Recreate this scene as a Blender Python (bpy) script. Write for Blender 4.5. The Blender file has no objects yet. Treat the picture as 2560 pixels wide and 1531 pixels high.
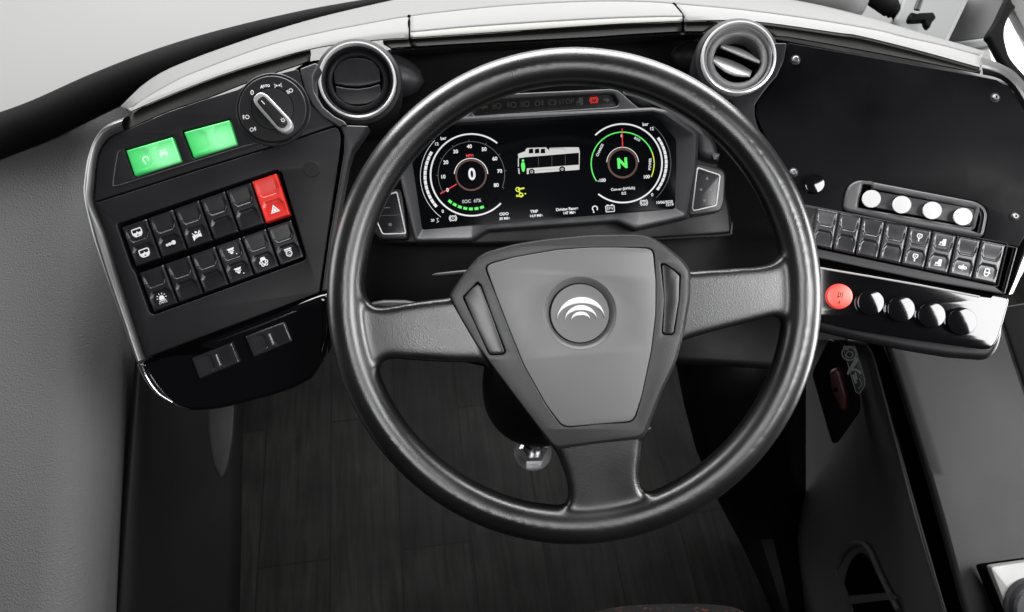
import bpy, bmesh, math, random
from mathutils import Vector, Matrix
from mathutils.geometry import tessellate_polygon
random.seed(4)
SC = bpy.context.scene
COL = SC.collection
FPX = 2000.0            # focal length in photo pixels (2560 wide)
CX, CY = 1280.0, 765.5

# ------------------------------------------------------------------ camera
CAMLOC = Vector((0, 0, 1.55))
PITCH = math.radians(52)
cam_d = bpy.data.cameras.new('camera')
cam_d.sensor_width = 36.0
cam_d.lens = 36.0 * FPX / 2560.0
cam_d.clip_start = 0.02
cam_d.clip_end = 100
cam_d.dof.use_dof = True
cam_d.dof.focus_distance = 0.86
cam_d.dof.aperture_fstop = 11.0
cam = bpy.data.objects.new('camera', cam_d)
COL.objects.link(cam)
cam.location = CAMLOC
cam.rotation_euler = (math.pi / 2 - PITCH, 0, 0)
SC.camera = cam
CM = Matrix.Translation(CAMLOC) @ Matrix.Rotation(math.pi / 2 - PITCH, 4, 'X')

# ------------------------------------------------------------------ world and lamps
world = bpy.data.worlds.new('World')
SC.world = world
world.use_nodes = True
bg = world.node_tree.nodes['Background']
bg.inputs[0].default_value = (0.93, 0.96, 1.0, 1)
bg.inputs[1].default_value = 0.03
SC.view_settings.view_transform = 'Standard'
SC.view_settings.look = 'None'
SC.view_settings.exposure = 0.0
SC.view_settings.gamma = 1.0

def lamp(name, cloc, target, sx, sy, watts, col=(1, 1, 1)):
    """area lamp; positions in metres relative to the camera (right, up, back)"""
    L = bpy.data.lights.new(name, 'AREA')
    L.shape = 'RECTANGLE'; L.size = sx; L.size_y = sy; L.energy = watts; L.color = col
    o = bpy.data.objects.new(name, L); COL.objects.link(o)
    p = CM @ Vector(cloc); t = CM @ Vector(target)
    o.location = p
    o.rotation_euler = (t - p).to_track_quat('-Z', 'Y').to_euler()
    return o
lamp('windscreen_light', (0.0, 1.30, -0.80), (0.0, 0.0, -0.85), 2.6, 0.75, 78)
lamp('front_light', (0.0, 1.45, -2.3), (0.05, 0.0, -0.9), 3.2, 1.2, 42)
lamp('side_window_light', (1.45, 0.05, -0.98), (0.1, 0.0, -0.85), 0.8, 1.0, 34)
lamp('door_window_light', (-1.5, 0.25, -0.95), (-0.3, 0.0, -0.9), 0.7, 0.9, 12)
lamp('added_gloss_light', (1.00, 0.05, 0.46), (0.52, 0.0, -0.85), 0.62, 0.75, 22)  # added lamp behind the camera, whitens the gloss panel and button reflections
lamp('added_hub_light', (-0.06, 0.02, 0.45), (-0.06, 0.0, -0.85), 0.38, 0.40, 4.4)  # added lamp behind the camera, gives hub and spokes their sheen

# ------------------------------------------------------------------ materials
def mat(name, col, rough=0.5, metal=0.0, emit=None, es=0.0, bump=None, vary=None, coat=0.0, spec=0.5, ior=1.5):
    m = bpy.data.materials.new(name); m.use_nodes = True
    nt = m.node_tree; b = nt.nodes['Principled BSDF']
    b.inputs['Base Color'].default_value = (*col, 1)
    b.inputs['Roughness'].default_value = rough
    b.inputs['Metallic'].default_value = metal
    b.inputs['Specular IOR Level'].default_value = spec
    b.inputs['IOR'].default_value = ior
    b.inputs['Coat Weight'].default_value = coat
    b.inputs['Coat Roughness'].default_value = 0.04
    if emit:
        b.inputs['Emission Color'].default_value = (*emit, 1)
        b.inputs['Emission Strength'].default_value = es
    tc = nt.nodes.new('ShaderNodeTexCoord')
    if bump:
        kind, scale, strength, dist = bump
        if kind == 'leather':
            t = nt.nodes.new('ShaderNodeTexVoronoi'); t.feature = 'SMOOTH_F1'
            t.inputs['Scale'].default_value = scale; t.inputs['Smoothness'].default_value = 0.4
            out = t.outputs['Distance']
        else:
            t = nt.nodes.new('ShaderNodeTexNoise'); t.inputs['Scale'].default_value = scale
            t.inputs['Detail'].default_value = 3
            out = t.outputs['Fac']
        nt.links.new(tc.outputs['Object'], t.inputs['Vector'])
        bp = nt.nodes.new('ShaderNodeBump'); bp.inputs['Strength'].default_value = strength
        bp.inputs['Distance'].default_value = dist
        nt.links.new(out, bp.inputs['Height']); nt.links.new(bp.outputs['Normal'], b.inputs['Normal'])
    if vary:
        scale, dr, dc = vary
        n = nt.nodes.new('ShaderNodeTexNoise'); n.inputs['Scale'].default_value = scale
        n.inputs['Detail'].default_value = 5
        nt.links.new(tc.outputs['Object'], n.inputs['Vector'])
        mr = nt.nodes.new('ShaderNodeMapRange')
        mr.inputs['From Min'].default_value = 0.3; mr.inputs['From Max'].default_value = 0.7
        mr.inputs['To Min'].default_value = max(0.0, rough - dr); mr.inputs['To Max'].default_value = rough + dr
        nt.links.new(n.outputs['Fac'], mr.inputs['Value']); nt.links.new(mr.outputs['Result'], b.inputs['Roughness'])
        if dc:
            mx = nt.nodes.new('ShaderNodeMix'); mx.data_type = 'RGBA'
            mx.inputs['A'].default_value = (*[c * (1 - dc) for c in col], 1)
            mx.inputs['B'].default_value = (*[min(1, c * (1 + dc)) for c in col], 1)
            nt.links.new(n.outputs['Fac'], mx.inputs['Factor']); nt.links.new(mx.outputs['Result'], b.inputs['Base Color'])
    return m

M = dict(
    leather=mat('black_grained_leather', (0.005, 0.005, 0.0055), 0.31, bump=('leather', 820, 0.17, 0.0004), vary=(9, 0.07, 0.15), spec=0.85, ior=1.55),
    hubshell=mat('grained_hub_plastic', (0.026, 0.026, 0.027), 0.36, bump=('leather', 800, 0.22, 0.0004), vary=(20, 0.05, 0.1)),
    hubcover=mat('satin_grey_plastic', (0.15, 0.15, 0.153), 0.36, bump=('noise', 2500, 0.08, 0.0002), vary=(9, 0.06, 0.07)),
    padgloss=mat('pad_plastic', (0.016, 0.016, 0.017), 0.20, vary=(25, 0.04, 0.1)),
    matte=mat('matte_black_plastic', (0.0105, 0.0105, 0.012), 0.42, bump=('noise', 2200, 0.10, 0.0002), vary=(8, 0.07, 0.12), spec=0.3),
    matte2=mat('charcoal_plastic', (0.029, 0.029, 0.032), 0.42, bump=('noise', 1800, 0.15, 0.0002), vary=(10, 0.06, 0.12)),
    switch=mat('switch_plastic', (0.013, 0.013, 0.015), 0.30, vary=(30, 0.05, 0.1)),
    switch2=mat('switch_plastic_lit_copy', (0.026, 0.026, 0.029), 0.24, vary=(30, 0.05, 0.1), spec=0.8),  # paler copy of the switch plastic, lit look put into its colour
    black=mat('deep_black_plastic', (0.003, 0.003, 0.003), 0.55, vary=(12, 0.1, 0.2), spec=0.15),
    gap=mat('gap_black', (0.002, 0.002, 0.002), 0.8, spec=0.0),
    gloss=mat('gloss_black', (0.003, 0.003, 0.004), 0.07, vary=(6, 0.03, 0.0), coat=0.6),
    cover=mat('cover_plate_black', (0.0025, 0.0025, 0.0035), 0.42, vary=(9, 0.16, 0.6), spec=0.07),
    silver=mat('silver_paint', (0.20, 0.20, 0.198), 0.55, vary=(8, 0.04, 0.03), spec=0.12),
    silver2=mat('shaded_silver_paint', (0.20, 0.197, 0.183), 0.6, vary=(8, 0.04, 0.03)),  # silver paint with the lower facet's beige shading in its colour
    strip=mat('dark_insert_strip', (0.009, 0.0088, 0.008), 0.5, vary=(8, 0.05, 0.1), spec=0.08),
    chrome=mat('satin_chrome', (0.80, 0.80, 0.81), 0.16, 1.0, vary=(20, 0.05, 0.0)),
    edgemetal=mat('dark_satin_trim', (0.20, 0.20, 0.20), 0.34, 0.8, vary=(12, 0.06, 0.1)),
    knobsilver=mat('knob_silver', (0.42, 0.42, 0.42), 0.3, 0.3),
    satin=mat('satin_metal', (0.36, 0.36, 0.37), 0.30, 1.0, vary=(12, 0.06, 0.1)),
    ringwhite=mat('bright_ring', (0.72, 0.72, 0.72), 0.25, 0.35),
    pad=mat('light_dash_pad', (0.125, 0.125, 0.123), 0.7, bump=('noise', 900, 0.25, 0.0006), vary=(5, 0.05, 0.05)),
    shelf=mat('light_grey_shelf', (0.20, 0.202, 0.198), 0.75, bump=('noise', 500, 0.15, 0.0006), vary=(3, 0.05, 0.05)),
    ledge=mat('grey_grained_vinyl', (0.108, 0.108, 0.110), 0.5, bump=('leather', 520, 0.65, 0.0008), vary=(3, 0.05, 0.12)),
    wallgrey=mat('dark_grey_panel', (0.008, 0.008, 0.0083), 0.5, spec=0.25, bump=('noise', 900, 0.1, 0.0003), vary=(4, 0.06, 0.12)),
    console=mat('console_grey', (0.062, 0.062, 0.063), 0.5, spec=0.2, bump=('noise', 900, 0.12, 0.0003), vary=(4, 0.06, 0.12)),
    contop2=mat('console_padded_vinyl', (0.013, 0.013, 0.014), 0.5, bump=('noise', 1100, 0.25, 0.0005), vary=(4, 0.10, 0.3), spec=0.12),
    contop=mat('console_top_vinyl', (0.022, 0.022, 0.0235), 0.45, bump=('noise', 1100, 0.25, 0.0005), vary=(6, 0.08, 0.15)),
    rubber=mat('rubber_seal', (0.004, 0.004, 0.004), 0.75, spec=0.1),
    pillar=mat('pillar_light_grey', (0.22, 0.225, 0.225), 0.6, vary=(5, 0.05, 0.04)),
    bowl=mat('vent_bowl_silver', (0.30, 0.30, 0.305), 0.25, 0.4, vary=(12, 0.05, 0.05)),
    holder=mat('holder_grey', (0.085, 0.085, 0.088), 0.35, vary=(12, 0.05, 0.08)),
    emblem=mat('bright_emblem', (0.80, 0.80, 0.80), 0.35),
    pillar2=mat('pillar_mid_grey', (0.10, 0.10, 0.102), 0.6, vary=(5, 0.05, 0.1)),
    cap=mat('white_cap', (0.62, 0.62, 0.62), 0.25),
    green=mat('green_lit_switch', (0.16, 0.62, 0.24), 0.28, emit=(0.16, 0.90, 0.32), es=0.30, vary=(18, 0.05, 0.0)),
    red=mat('red_switch', (0.62, 0.030, 0.022), 0.30, emit=(0.8, 0.03, 0.02), es=0.10, vary=(18, 0.05, 0.05)),
    redlit=mat('red_lit_button', (0.85, 0.08, 0.06), 0.22, emit=(1.0, 0.10, 0.07), es=0.65),
    dullred=mat('dull_red_lever', (0.055, 0.012, 0.013), 0.35, vary=(20, 0.05, 0.2)),
    ink=mat('white_print', (0.75, 0.75, 0.75), 0.5, emit=(1, 1, 1), es=0.12),
    inkdim=mat('grey_print', (0.16, 0.17, 0.20), 0.5),
    inkdark=mat('dark_print', (0.06, 0.004, 0.004), 0.6, spec=0.1),
    inkgreen=mat('pale_green_print', (0.55, 0.85, 0.62), 0.4, emit=(0.6, 1, 0.7), es=0.35),
    screen=mat('display_glass', (0.0025, 0.0027, 0.0036), 0.12, emit=(0.10, 0.11, 0.14), es=0.006, spec=0.05),
    e_white=mat('lit_white', (0.1, 0.1, 0.1), 0.4, emit=(0.92, 0.93, 0.95), es=0.75),
    e_coach=mat('lit_coach_grey', (0.1, 0.1, 0.1), 0.4, emit=(0.80, 0.79, 0.77), es=0.62),
    e_grey=mat('lit_grey', (0.02, 0.02, 0.02), 0.4, emit=(0.45, 0.48, 0.52), es=0.22),
    e_dark=mat('unlit_display', (0.004, 0.004, 0.005), 0.4, spec=0.0),
    e_green=mat('lit_green', (0.02, 0.1, 0.02), 0.4, emit=(0.09, 0.95, 0.13), es=0.85),
    e_yellow=mat('lit_yellow', (0.1, 0.1, 0.02), 0.4, emit=(0.80, 0.95, 0.03), es=0.8),
    e_red=mat('lit_red', (0.1, 0.01, 0.01), 0.4, emit=(0.85, 0.02, 0.02), es=0.8),
    e_brown=mat('lit_brown', (0.02, 0.01, 0.01), 0.4, emit=(0.16, 0.055, 0.028), es=0.42),
    telltale=mat('telltale_glass', (0.020, 0.020, 0.021), 0.25),
    inktell=mat('unlit_symbol', (0.065, 0.062, 0.055), 0.4),
    sticker=mat('dark_green_sticker', (0.010, 0.018, 0.013), 0.35),
    stickerink=mat('sticker_print', (0.30, 0.32, 0.30), 0.5),
    daylight=mat('daylight', (1, 1, 1), 0.9, emit=(1, 1, 1), es=1.0),
    plate=mat('brushed_plate', (0.30, 0.30, 0.295), 0.4, 0.2, bump=('noise', 700, 0.1, 0.0003), vary=(20, 0.08, 0.05)),
)

def floor_material():
    m = bpy.data.materials.new('wood_plank_floor'); m.use_nodes = True
    nt = m.node_tree; b = nt.nodes['Principled BSDF']; L = nt.links.new
    tc = nt.nodes.new('ShaderNodeTexCoord')
    rot = nt.nodes.new('ShaderNodeMapping'); rot.inputs['Rotation'].default_value = (0, 0, math.pi / 2)
    L(tc.outputs['Object'], rot.inputs['Vector'])
    br = nt.nodes.new('ShaderNodeTexBrick')
    br.inputs['Scale'].default_value = 1.0
    br.inputs['Brick Width'].default_value = 0.62; br.inputs['Row Height'].default_value = 0.14
    br.inputs['Mortar Size'].default_value = 0.0020; br.inputs['Mortar Smooth'].default_value = 0.3
    br.inputs['Color1'].default_value = (0.0024, 0.0023, 0.0022, 1); br.inputs['Color2'].default_value = (0.0048, 0.0046, 0.0043, 1)
    br.inputs['Mortar'].default_value = (0.0008, 0.0008, 0.0008, 1)
    L(rot.outputs['Vector'], br.inputs['Vector'])
    mp = nt.nodes.new('ShaderNodeMapping'); mp.inputs['Scale'].default_value = (70, 5, 1)
    L(tc.outputs['Object'], mp.inputs['Vector'])
    n = nt.nodes.new('ShaderNodeTexNoise'); n.inputs['Scale'].default_value = 1.0; n.inputs['Detail'].default_value = 6
    n.inputs['Distortion'].default_value = 1.2
    L(mp.outputs['Vector'], n.inputs['Vector'])
    n2 = nt.nodes.new('ShaderNodeTexNoise'); n2.inputs['Scale'].default_value = 7; n2.inputs['Detail'].default_value = 4
    L(tc.outputs['Object'], n2.inputs['Vector'])
    ml = nt.nodes.new('ShaderNodeMath'); ml.operation = 'MULTIPLY'
    L(n.outputs['Fac'], ml.inputs[0]); L(n2.outputs['Fac'], ml.inputs[1])
    mr = nt.nodes.new('ShaderNodeMapRange'); mr.inputs['From Min'].default_value = 0.1; mr.inputs['From Max'].default_value = 0.42
    mr.inputs['To Min'].default_value = 0.15; mr.inputs['To Max'].default_value = 3.4
    L(ml.outputs[0], mr.inputs['Value'])
    mx = nt.nodes.new('ShaderNodeVectorMath'); mx.operation = 'SCALE'
    L(br.outputs['Color'], mx.inputs[0]); L(mr.outputs['Result'], mx.inputs['Scale'])
    L(mx.outputs['Vector'], b.inputs['Base Color'])
    b.inputs['Roughness'].default_value = 0.65
    b.inputs['Specular IOR Level'].default_value = 0.12
    bp = nt.nodes.new('ShaderNodeBump'); bp.inputs['Strength'].default_value = 0.3; bp.inputs['Distance'].default_value = 0.001
    L(n.outputs['Fac'], bp.inputs['Height']); L(bp.outputs['Normal'], b.inputs['Normal'])
    return m
M['floor'] = floor_material()
def hotspot_key(name, col, edge, hot, loc, radius, s0, s1):
    # lit key; the paler spot to one side is painted into its emission
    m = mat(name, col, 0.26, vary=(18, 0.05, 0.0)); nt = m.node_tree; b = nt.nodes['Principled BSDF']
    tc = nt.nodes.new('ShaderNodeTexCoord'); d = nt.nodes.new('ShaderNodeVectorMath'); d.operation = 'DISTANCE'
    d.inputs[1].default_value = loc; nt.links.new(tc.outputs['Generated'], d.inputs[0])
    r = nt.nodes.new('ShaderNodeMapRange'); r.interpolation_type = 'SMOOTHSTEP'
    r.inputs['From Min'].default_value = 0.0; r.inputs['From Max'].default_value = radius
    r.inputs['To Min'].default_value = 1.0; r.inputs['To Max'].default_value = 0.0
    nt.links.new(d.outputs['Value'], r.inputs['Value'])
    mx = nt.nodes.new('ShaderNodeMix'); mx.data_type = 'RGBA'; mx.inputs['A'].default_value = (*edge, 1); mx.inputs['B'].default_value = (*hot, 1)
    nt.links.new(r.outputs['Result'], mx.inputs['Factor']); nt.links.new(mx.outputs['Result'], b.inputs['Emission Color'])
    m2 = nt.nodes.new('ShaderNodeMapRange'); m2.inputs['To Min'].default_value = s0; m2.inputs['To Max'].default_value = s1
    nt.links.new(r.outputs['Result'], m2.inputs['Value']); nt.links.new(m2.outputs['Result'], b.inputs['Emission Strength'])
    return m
M['green'] = hotspot_key('green_lit_switch', (0.05, 0.42, 0.11), (0.05, 0.75, 0.16), (0.42, 1.0, 0.55), (0.72, 0.5, 1.0), 0.75, 0.28, 0.75)
M['redlit'] = hotspot_key('red_lit_button', (0.70, 0.05, 0.04), (1.0, 0.08, 0.05), (1.0, 0.42, 0.36), (0.78, 0.6, 1.0), 0.75, 0.45, 0.85)

# ------------------------------------------------------------------ helpers
def conv(ox, oy, s):
    def f(pts):
        return [(ox + x / s, oy + y / s) for x, y in pts]
    return f
ZA = conv(200, 100, 3.2258); ZB = conv(200, 400, 2.2485); ZC = conv(900, 180, 2.5327)
ZD = conv(1700, 0, 2.65); ZE = conv(1960, 420, 2.91); ZW = conv(800, 560, 1.7664)
ZTL = conv(0, 0, 2.2564); ZLL = conv(0, 900, 1.9092); ZLR = conv(1260, 850, 1.9092)
T1 = conv(780, 0, 3.5457); T2 = conv(1400, 0, 3.5457); T3 = conv(2000, 0, 4.432)
G1 = conv(940, 200, 3.534); G2 = conv(1440, 200, 3.5326); ZK = conv(1980, 820, 2.0879)
ZH = conv(1100, 560, 3.7106); Z6 = conv(800, 200, 2.65)
def one(f, x, y): return f([(x, y)])[0]

def camp(px, py, d): return Vector(((px - CX) / FPX * d, -(py - CY) / FPX * d, -d))
def wp(px, py, d): return CM @ camp(px, py, d)

class Frame:
    """a plane that stands in the cab: origin on a photo ray at a depth, turned by yaw / pitch / roll"""
    def __init__(s, px, py, d, yaw=0, pitch=0, roll=0):
        s.o = camp(px, py, d)
        R = Matrix.Rotation(math.radians(yaw), 3, 'Y') @ Matrix.Rotation(math.radians(pitch), 3, 'X') @ Matrix.Rotation(math.radians(roll), 3, 'Z')
        s.R = R; s.Ri = R.inverted()
        s.m = CM @ Matrix.Translation(s.o) @ R.to_4x4()
        s.lo = s.Ri @ (-s.o)
    def __call__(s, p, w=0.0):
        ray = s.Ri @ Vector(((p[0] - CX) / FPX, -(p[1] - CY) / FPX, -1.0))
        t = (w - s.lo.z) / ray.z
        q = s.lo + ray * t
        return (q.x, q.y)
    def L(s, pts, w=0.0): return [s(p, w) for p in pts]
    def k(s, p, w=0.0):
        a = Vector(s(p, w)); b = Vector(s((p[0] + 10, p[1]), w)); c = Vector(s((p[0], p[1] + 10), w))
        return ((b - a).length + (c - a).length) / 20

def rnd(pts, r, n=5):
    """polygon with filleted corners; every corner gives n+1 points"""
    out = []; N = len(pts)
    for i in range(N):
        a, b, c = Vector(pts[i - 1]), Vector(pts[i]), Vector(pts[(i + 1) % N])
        rr = r[i] if isinstance(r, (list, tuple)) else r
        la, lc = (a - b).length, (c - b).length
        da = min(rr, la * .45); dc = min(rr, lc * .45)
        p0 = b + (a - b) / max(la, 1e-9) * da; p1 = b + (c - b) / max(lc, 1e-9) * dc
        for j in range(n + 1):
            t = j / n
            q = p0 * (1 - t) ** 2 + b * 2 * t * (1 - t) + p1 * t * t
            out.append((q.x, q.y))
    return out

def cr(pts, n=8, closed=False):
    """Catmull-Rom through points of any dimension"""
    P = [Vector(tuple(p) + (0,) * (2 - len(p))) for p in pts]; out = []; N = len(P)
    segs = N if closed else N - 1
    for i in range(segs):
        if closed: p0, p1, p2, p3 = P[i - 1], P[i], P[(i + 1) % N], P[(i + 2) % N]
        else:
            p1, p2 = P[i], P[i + 1]
            p0 = P[i - 1] if i > 0 else p1 * 2 - p2
            p3 = P[i + 2] if i + 2 < N else p2 * 2 - p1
        for j in range(n):
            t = j / n
            out.append(0.5 * (2 * p1 + (p2 - p0) * t + (2 * p0 - 5 * p1 + 4 * p2 - p3) * t * t + (3 * p1 - p0 - 3 * p2 + p3) * t ** 3))
    if not closed: out.append(P[-1])
    return [tuple(v) for v in out]

def circ(c, r, n=48): return [(c[0] + r * math.cos(2 * math.pi * i / n), c[1] + r * math.sin(2 * math.pi * i / n)) for i in range(n)]

def curve_mesh(cu, mtx=None):
    ob = bpy.data.objects.new('tmp', cu); COL.objects.link(ob)
    dg = bpy.context.evaluated_depsgraph_get(); dg.update()
    me = bpy.data.meshes.new_from_object(ob.evaluated_get(dg))
    V = [tuple((mtx @ v.co) if mtx else v.co) for v in me.vertices]
    Fc = [tuple(p.vertices) for p in me.polygons]
    bpy.data.objects.remove(ob); bpy.data.curves.remove(cu); bpy.data.meshes.remove(me)
    return V, Fc

class Bag:
    def __init__(s): s.V = []; s.F = []
    def add(s, V, F):
        o = len(s.V); s.V += [tuple(v) for v in V]; s.F += [tuple(i + o for i in f) for f in F]; return s
    def prism(s, loops, w0, w1, bev=0.0, seg=3):
        if loops and not isinstance(loops[0], list): loops = [list(loops)]
        if isinstance(loops[0][0], float): loops = [loops]
        cu = bpy.data.curves.new('tmp', 'CURVE'); cu.dimensions = '2D'; cu.fill_mode = 'BOTH'
        h = (w1 - w0) / 2; bev = min(bev, h * .95)
        cu.extrude = h - bev; cu.bevel_depth = bev; cu.bevel_resolution = seg; cu.offset = -bev
        for lp in loops:
            sp = cu.splines.new('POLY'); sp.points.add(len(lp) - 1)
            for p, q in zip(sp.points, lp): p.co = (q[0], q[1], 0, 1)
            sp.use_cyclic_u = True
        return s.add(*curve_mesh(cu, Matrix.Translation((0, 0, (w0 + w1) / 2))))
    def text(s, body, c, size, w, rot=0.0, ext=0.00015, sx=1.0, bold=0.0):
        cu = bpy.data.curves.new('tmp', 'FONT'); cu.body = body; cu.size = size; cu.extrude = ext
        cu.align_x = 'CENTER'; cu.align_y = 'CENTER'; cu.offset = bold
        mtx = Matrix.Translation((c[0], c[1], w)) @ Matrix.Rotation(rot, 4, 'Z') @ Matrix.Diagonal((sx, 1, 1, 1))
        return s.add(*curve_mesh(cu, mtx))
    def loft(s, loops, closed=True, cap0=False, cap1=False):
        n = len(loops[0]); V = [p for lp in loops for p in lp]; F = []
        for k in range(len(loops) - 1):
            for i in range(n if closed else n - 1):
                j = (i + 1) % n
                F.append((k * n + i, k * n + j, (k + 1) * n + j, (k + 1) * n + i))
        for flag, k in ((cap0, 0), (cap1, len(loops) - 1)):
            if flag:
                for t in tessellate_polygon([[Vector(p) for p in loops[k]]]): F.append(tuple(k * n + i for i in t))
        return s.add(V, F)
    def lathe(s, c, prof, n=64, mtx=None, cap=True):
        """prof: (radius, height) pairs"""
        loops = [[(c[0] + r * math.cos(2 * math.pi * i / n), c[1] + r * math.sin(2 * math.pi * i / n), h) for i in range(n)] for r, h in prof]
        if mtx: loops = [[tuple(mtx @ Vector(p)) for p in lp] for lp in loops]
        return s.loft(loops, cap1=cap)
    def rocked(s, start, c, tilt):
        s.V = s.V[:start] + [(x, y, z - tilt * (x - c[0])) for x, y, z in s.V[start:]]; return s
    def tube(s, pts, rad, n=16, caps=True):
        P = [Vector(p) for p in pts]; loops = []
        up = Vector((0, 0, 1))
        for i, p in enumerate(P):
            t = (P[min(i + 1, len(P) - 1)] - P[max(i - 1, 0)]).normalized()
            if abs(t.dot(up)) > .95: up = Vector((0, 1, 0))
            a = t.cross(up).normalized(); b = a.cross(t).normalized()
            r = rad[i] if isinstance(rad, (list, tuple)) else rad
            loops.append([tuple(p + (a * math.cos(2 * math.pi * j / n) + b * math.sin(2 * math.pi * j / n)) * r) for j in range(n)])
        return s.loft(loops, cap0=caps, cap1=caps)
    def grid(s, rows):
        n = len(rows[0]); V = [p for r in rows for p in r]
        F = [(k * n + i, k * n + i + 1, (k + 1) * n + i + 1, (k + 1) * n + i) for k in range(len(rows) - 1) for i in range(n - 1)]
        return s.add(V, F)
    # flat print, kept in one plane
    def poly(s, pts, w):
        P = [Vector((x, y, w)) for x, y in pts]
        return s.add([tuple(p) for p in P], [tuple(t) for t in tessellate_polygon([P])])
    def stroke(s, pts, wd, w, closed=False):
        P = [Vector(p) for p in pts]; N = len(P); a = []; b = []
        for i in range(N):
            if closed: t = P[(i + 1) % N] - P[i - 1]
            else: t = P[min(i + 1, N - 1)] - P[max(i - 1, 0)]
            t.normalize(); nn = Vector((-t.y, t.x)) * wd / 2
            a.append((P[i] + nn).to_tuple() + (w,)); b.append((P[i] - nn).to_tuple() + (w,))
        F = [(i, (i + 1) % N, N + (i + 1) % N, N + i) for i in range(N if closed else N - 1)]
        return s.add(a + b, F)
    def arc(s, c, r, a0, a1, wd, w, n=None):
        n = n or max(6, int(abs(a1 - a0) / 3))
        return s.stroke([(c[0] + r * math.cos(math.radians(a0 + (a1 - a0) * i / n)), c[1] + r * math.sin(math.radians(a0 + (a1 - a0) * i / n))) for i in range(n + 1)], wd, w)
    def dot(s, c, r, w, n=20): return s.poly(circ(c, r, n), w)
    def build(s, name, m, parent=None, angle=35, world=False, merge=True, label=None, solid=None):
        V = s.V
        if world and parent is not None:
            inv = parent.matrix_world.inverted() if parent.get('_m') is None else Matrix(parent['_m']).inverted()
            V = [tuple(inv @ Vector(v)) for v in V]
        me = bpy.data.meshes.new(name); me.from_pydata(V, [], s.F); me.update()
        bm = bmesh.new(); bm.from_mesh(me)
        if merge: bmesh.ops.remove_doubles(bm, verts=bm.verts, dist=1e-6)
        bmesh.ops.recalc_face_normals(bm, faces=bm.faces)
        bm.to_mesh(me); bm.free()
        me.polygons.foreach_set('use_smooth', [True] * len(me.polygons))
        me.set_sharp_from_angle(angle=math.radians(angle))
        me.materials.append(M[m] if isinstance(m, str) else m)
        ob = bpy.data.objects.new(name, me); COL.objects.link(ob)
        if parent is not None: ob.parent = parent
        if label: ob['label'] = label
        return ob

def thing(name, label, cat, m=None, group=None):
    o = bpy.data.objects.new(name, None); COL.objects.link(o)
    o.empty_display_size = 0.05
    if m is not None: o.matrix_world = m
    o['label'] = label; o['category'] = cat
    if group: o['group'] = group
    TH[o.name] = (m.copy() if m is not None else Matrix.Identity(4))
    return o
TH = {}
def wbuild(bag, name, m, parent, **k):
    inv = TH[parent.name].inverted()
    bag.V = [tuple(inv @ Vector(v)) for v in bag.V]
    return bag.build(name, m, parent, **k)
def at(px, py, d): return Matrix.Translation(wp(px, py, d))

def smooth01(x): x = max(0.0, min(1.0, x)); return x * x * (3 - 2 * x)
def rocker(b, q, w0, H, dep=0.0017, er=0.0014):
    """a rocker key over the quad q (its own top-left, top-right, bottom-right, bottom-left) with two finger dishes"""
    A, B_, C, D = [Vector(p) for p in q]
    ws = (B_ - A).length; wt = (D - A).length
    nx, ny = 26, 44; rows = []
    def P(s_, t_): return (A * (1 - s_) + B_ * s_) * (1 - t_) + (D * (1 - s_) + C * s_) * t_
    def coord(i, n, ww):
        # finer near the rim
        k = i / n
        return k
    for j in range(ny + 1):
        row = []
        for i in range(nx + 1):
            s_ = coord(i, nx, ws); t_ = coord(j, ny, wt)
            e = min(s_ * ws, (1 - s_) * ws, t_ * wt, (1 - t_) * wt)
            q_ = 1 - min(1.0, e / er)
            h = H - er * (1 - math.sqrt(max(0, 1 - q_ * q_)))
            tt = t_ if t_ < .5 else 1 - t_
            u = abs(s_ - .5)
            a = .455 - tt; bb = .41 - u - max(0, tt - .33) * 1.15
            m_ = smooth01(min(a, bb) / .045)
            h -= dep * m_ * smooth01((tt - .02) / .40)
            row.append(P(s_, t_).to_tuple() + (h,))
        rows.append(row)
    b.grid(rows)
    # skirt
    ring = [rows[0][i] for i in range(nx + 1)] + [rows[j][nx] for j in range(1, ny + 1)] + [rows[ny][i] for i in range(nx - 1, -1, -1)] + [rows[j][0] for j in range(ny - 1, 0, -1)]
    b.loft([[(x, y, w0) for x, y, z in ring], ring])
    return b
def quad_cell(Q, i, n, gap):
    TL, TR, BR, BL = [Vector(p) for p in Q]
    a = (i + gap / 2) / n; c = (i + 1 - gap / 2) / n
    f = lambda p, q, t: (p * (1 - t) + q * t).to_tuple()
    return [f(TL, TR, a), f(TL, TR, c), f(BL, BR, c), f(BL, BR, a)]
def qpt(q, s, t):
    A, B_, C, D = [Vector(p) for p in q]
    return (A * (1 - s) + B_ * s) * (1 - t) + (D * (1 - s) + C * s) * t

def seat_material():
    m = bpy.data.materials.new('seat_fabric'); m.use_nodes = True
    nt = m.node_tree; b = nt.nodes['Principled BSDF']; tc = nt.nodes.new('ShaderNodeTexCoord')
    n = nt.nodes.new('ShaderNodeTexNoise'); n.inputs['Scale'].default_value = 60; n.inputs['Detail'].default_value = 3; n.inputs['Distortion'].default_value = 3
    r = nt.nodes.new('ShaderNodeValToRGB'); e = r.color_ramp.elements
    e[0].position = .61; e[0].color = (.006, .006, .006, 1); e[1].position = .66; e[1].color = (.25, .055, .012, 1)
    nt.links.new(tc.outputs['Object'], n.inputs['Vector']); nt.links.new(n.outputs['Fac'], r.inputs['Fac']); nt.links.new(r.outputs['Color'], b.inputs['Base Color'])
    b.inputs['Roughness'].default_value = .9
    return m
M['seat'] = seat_material()

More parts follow.
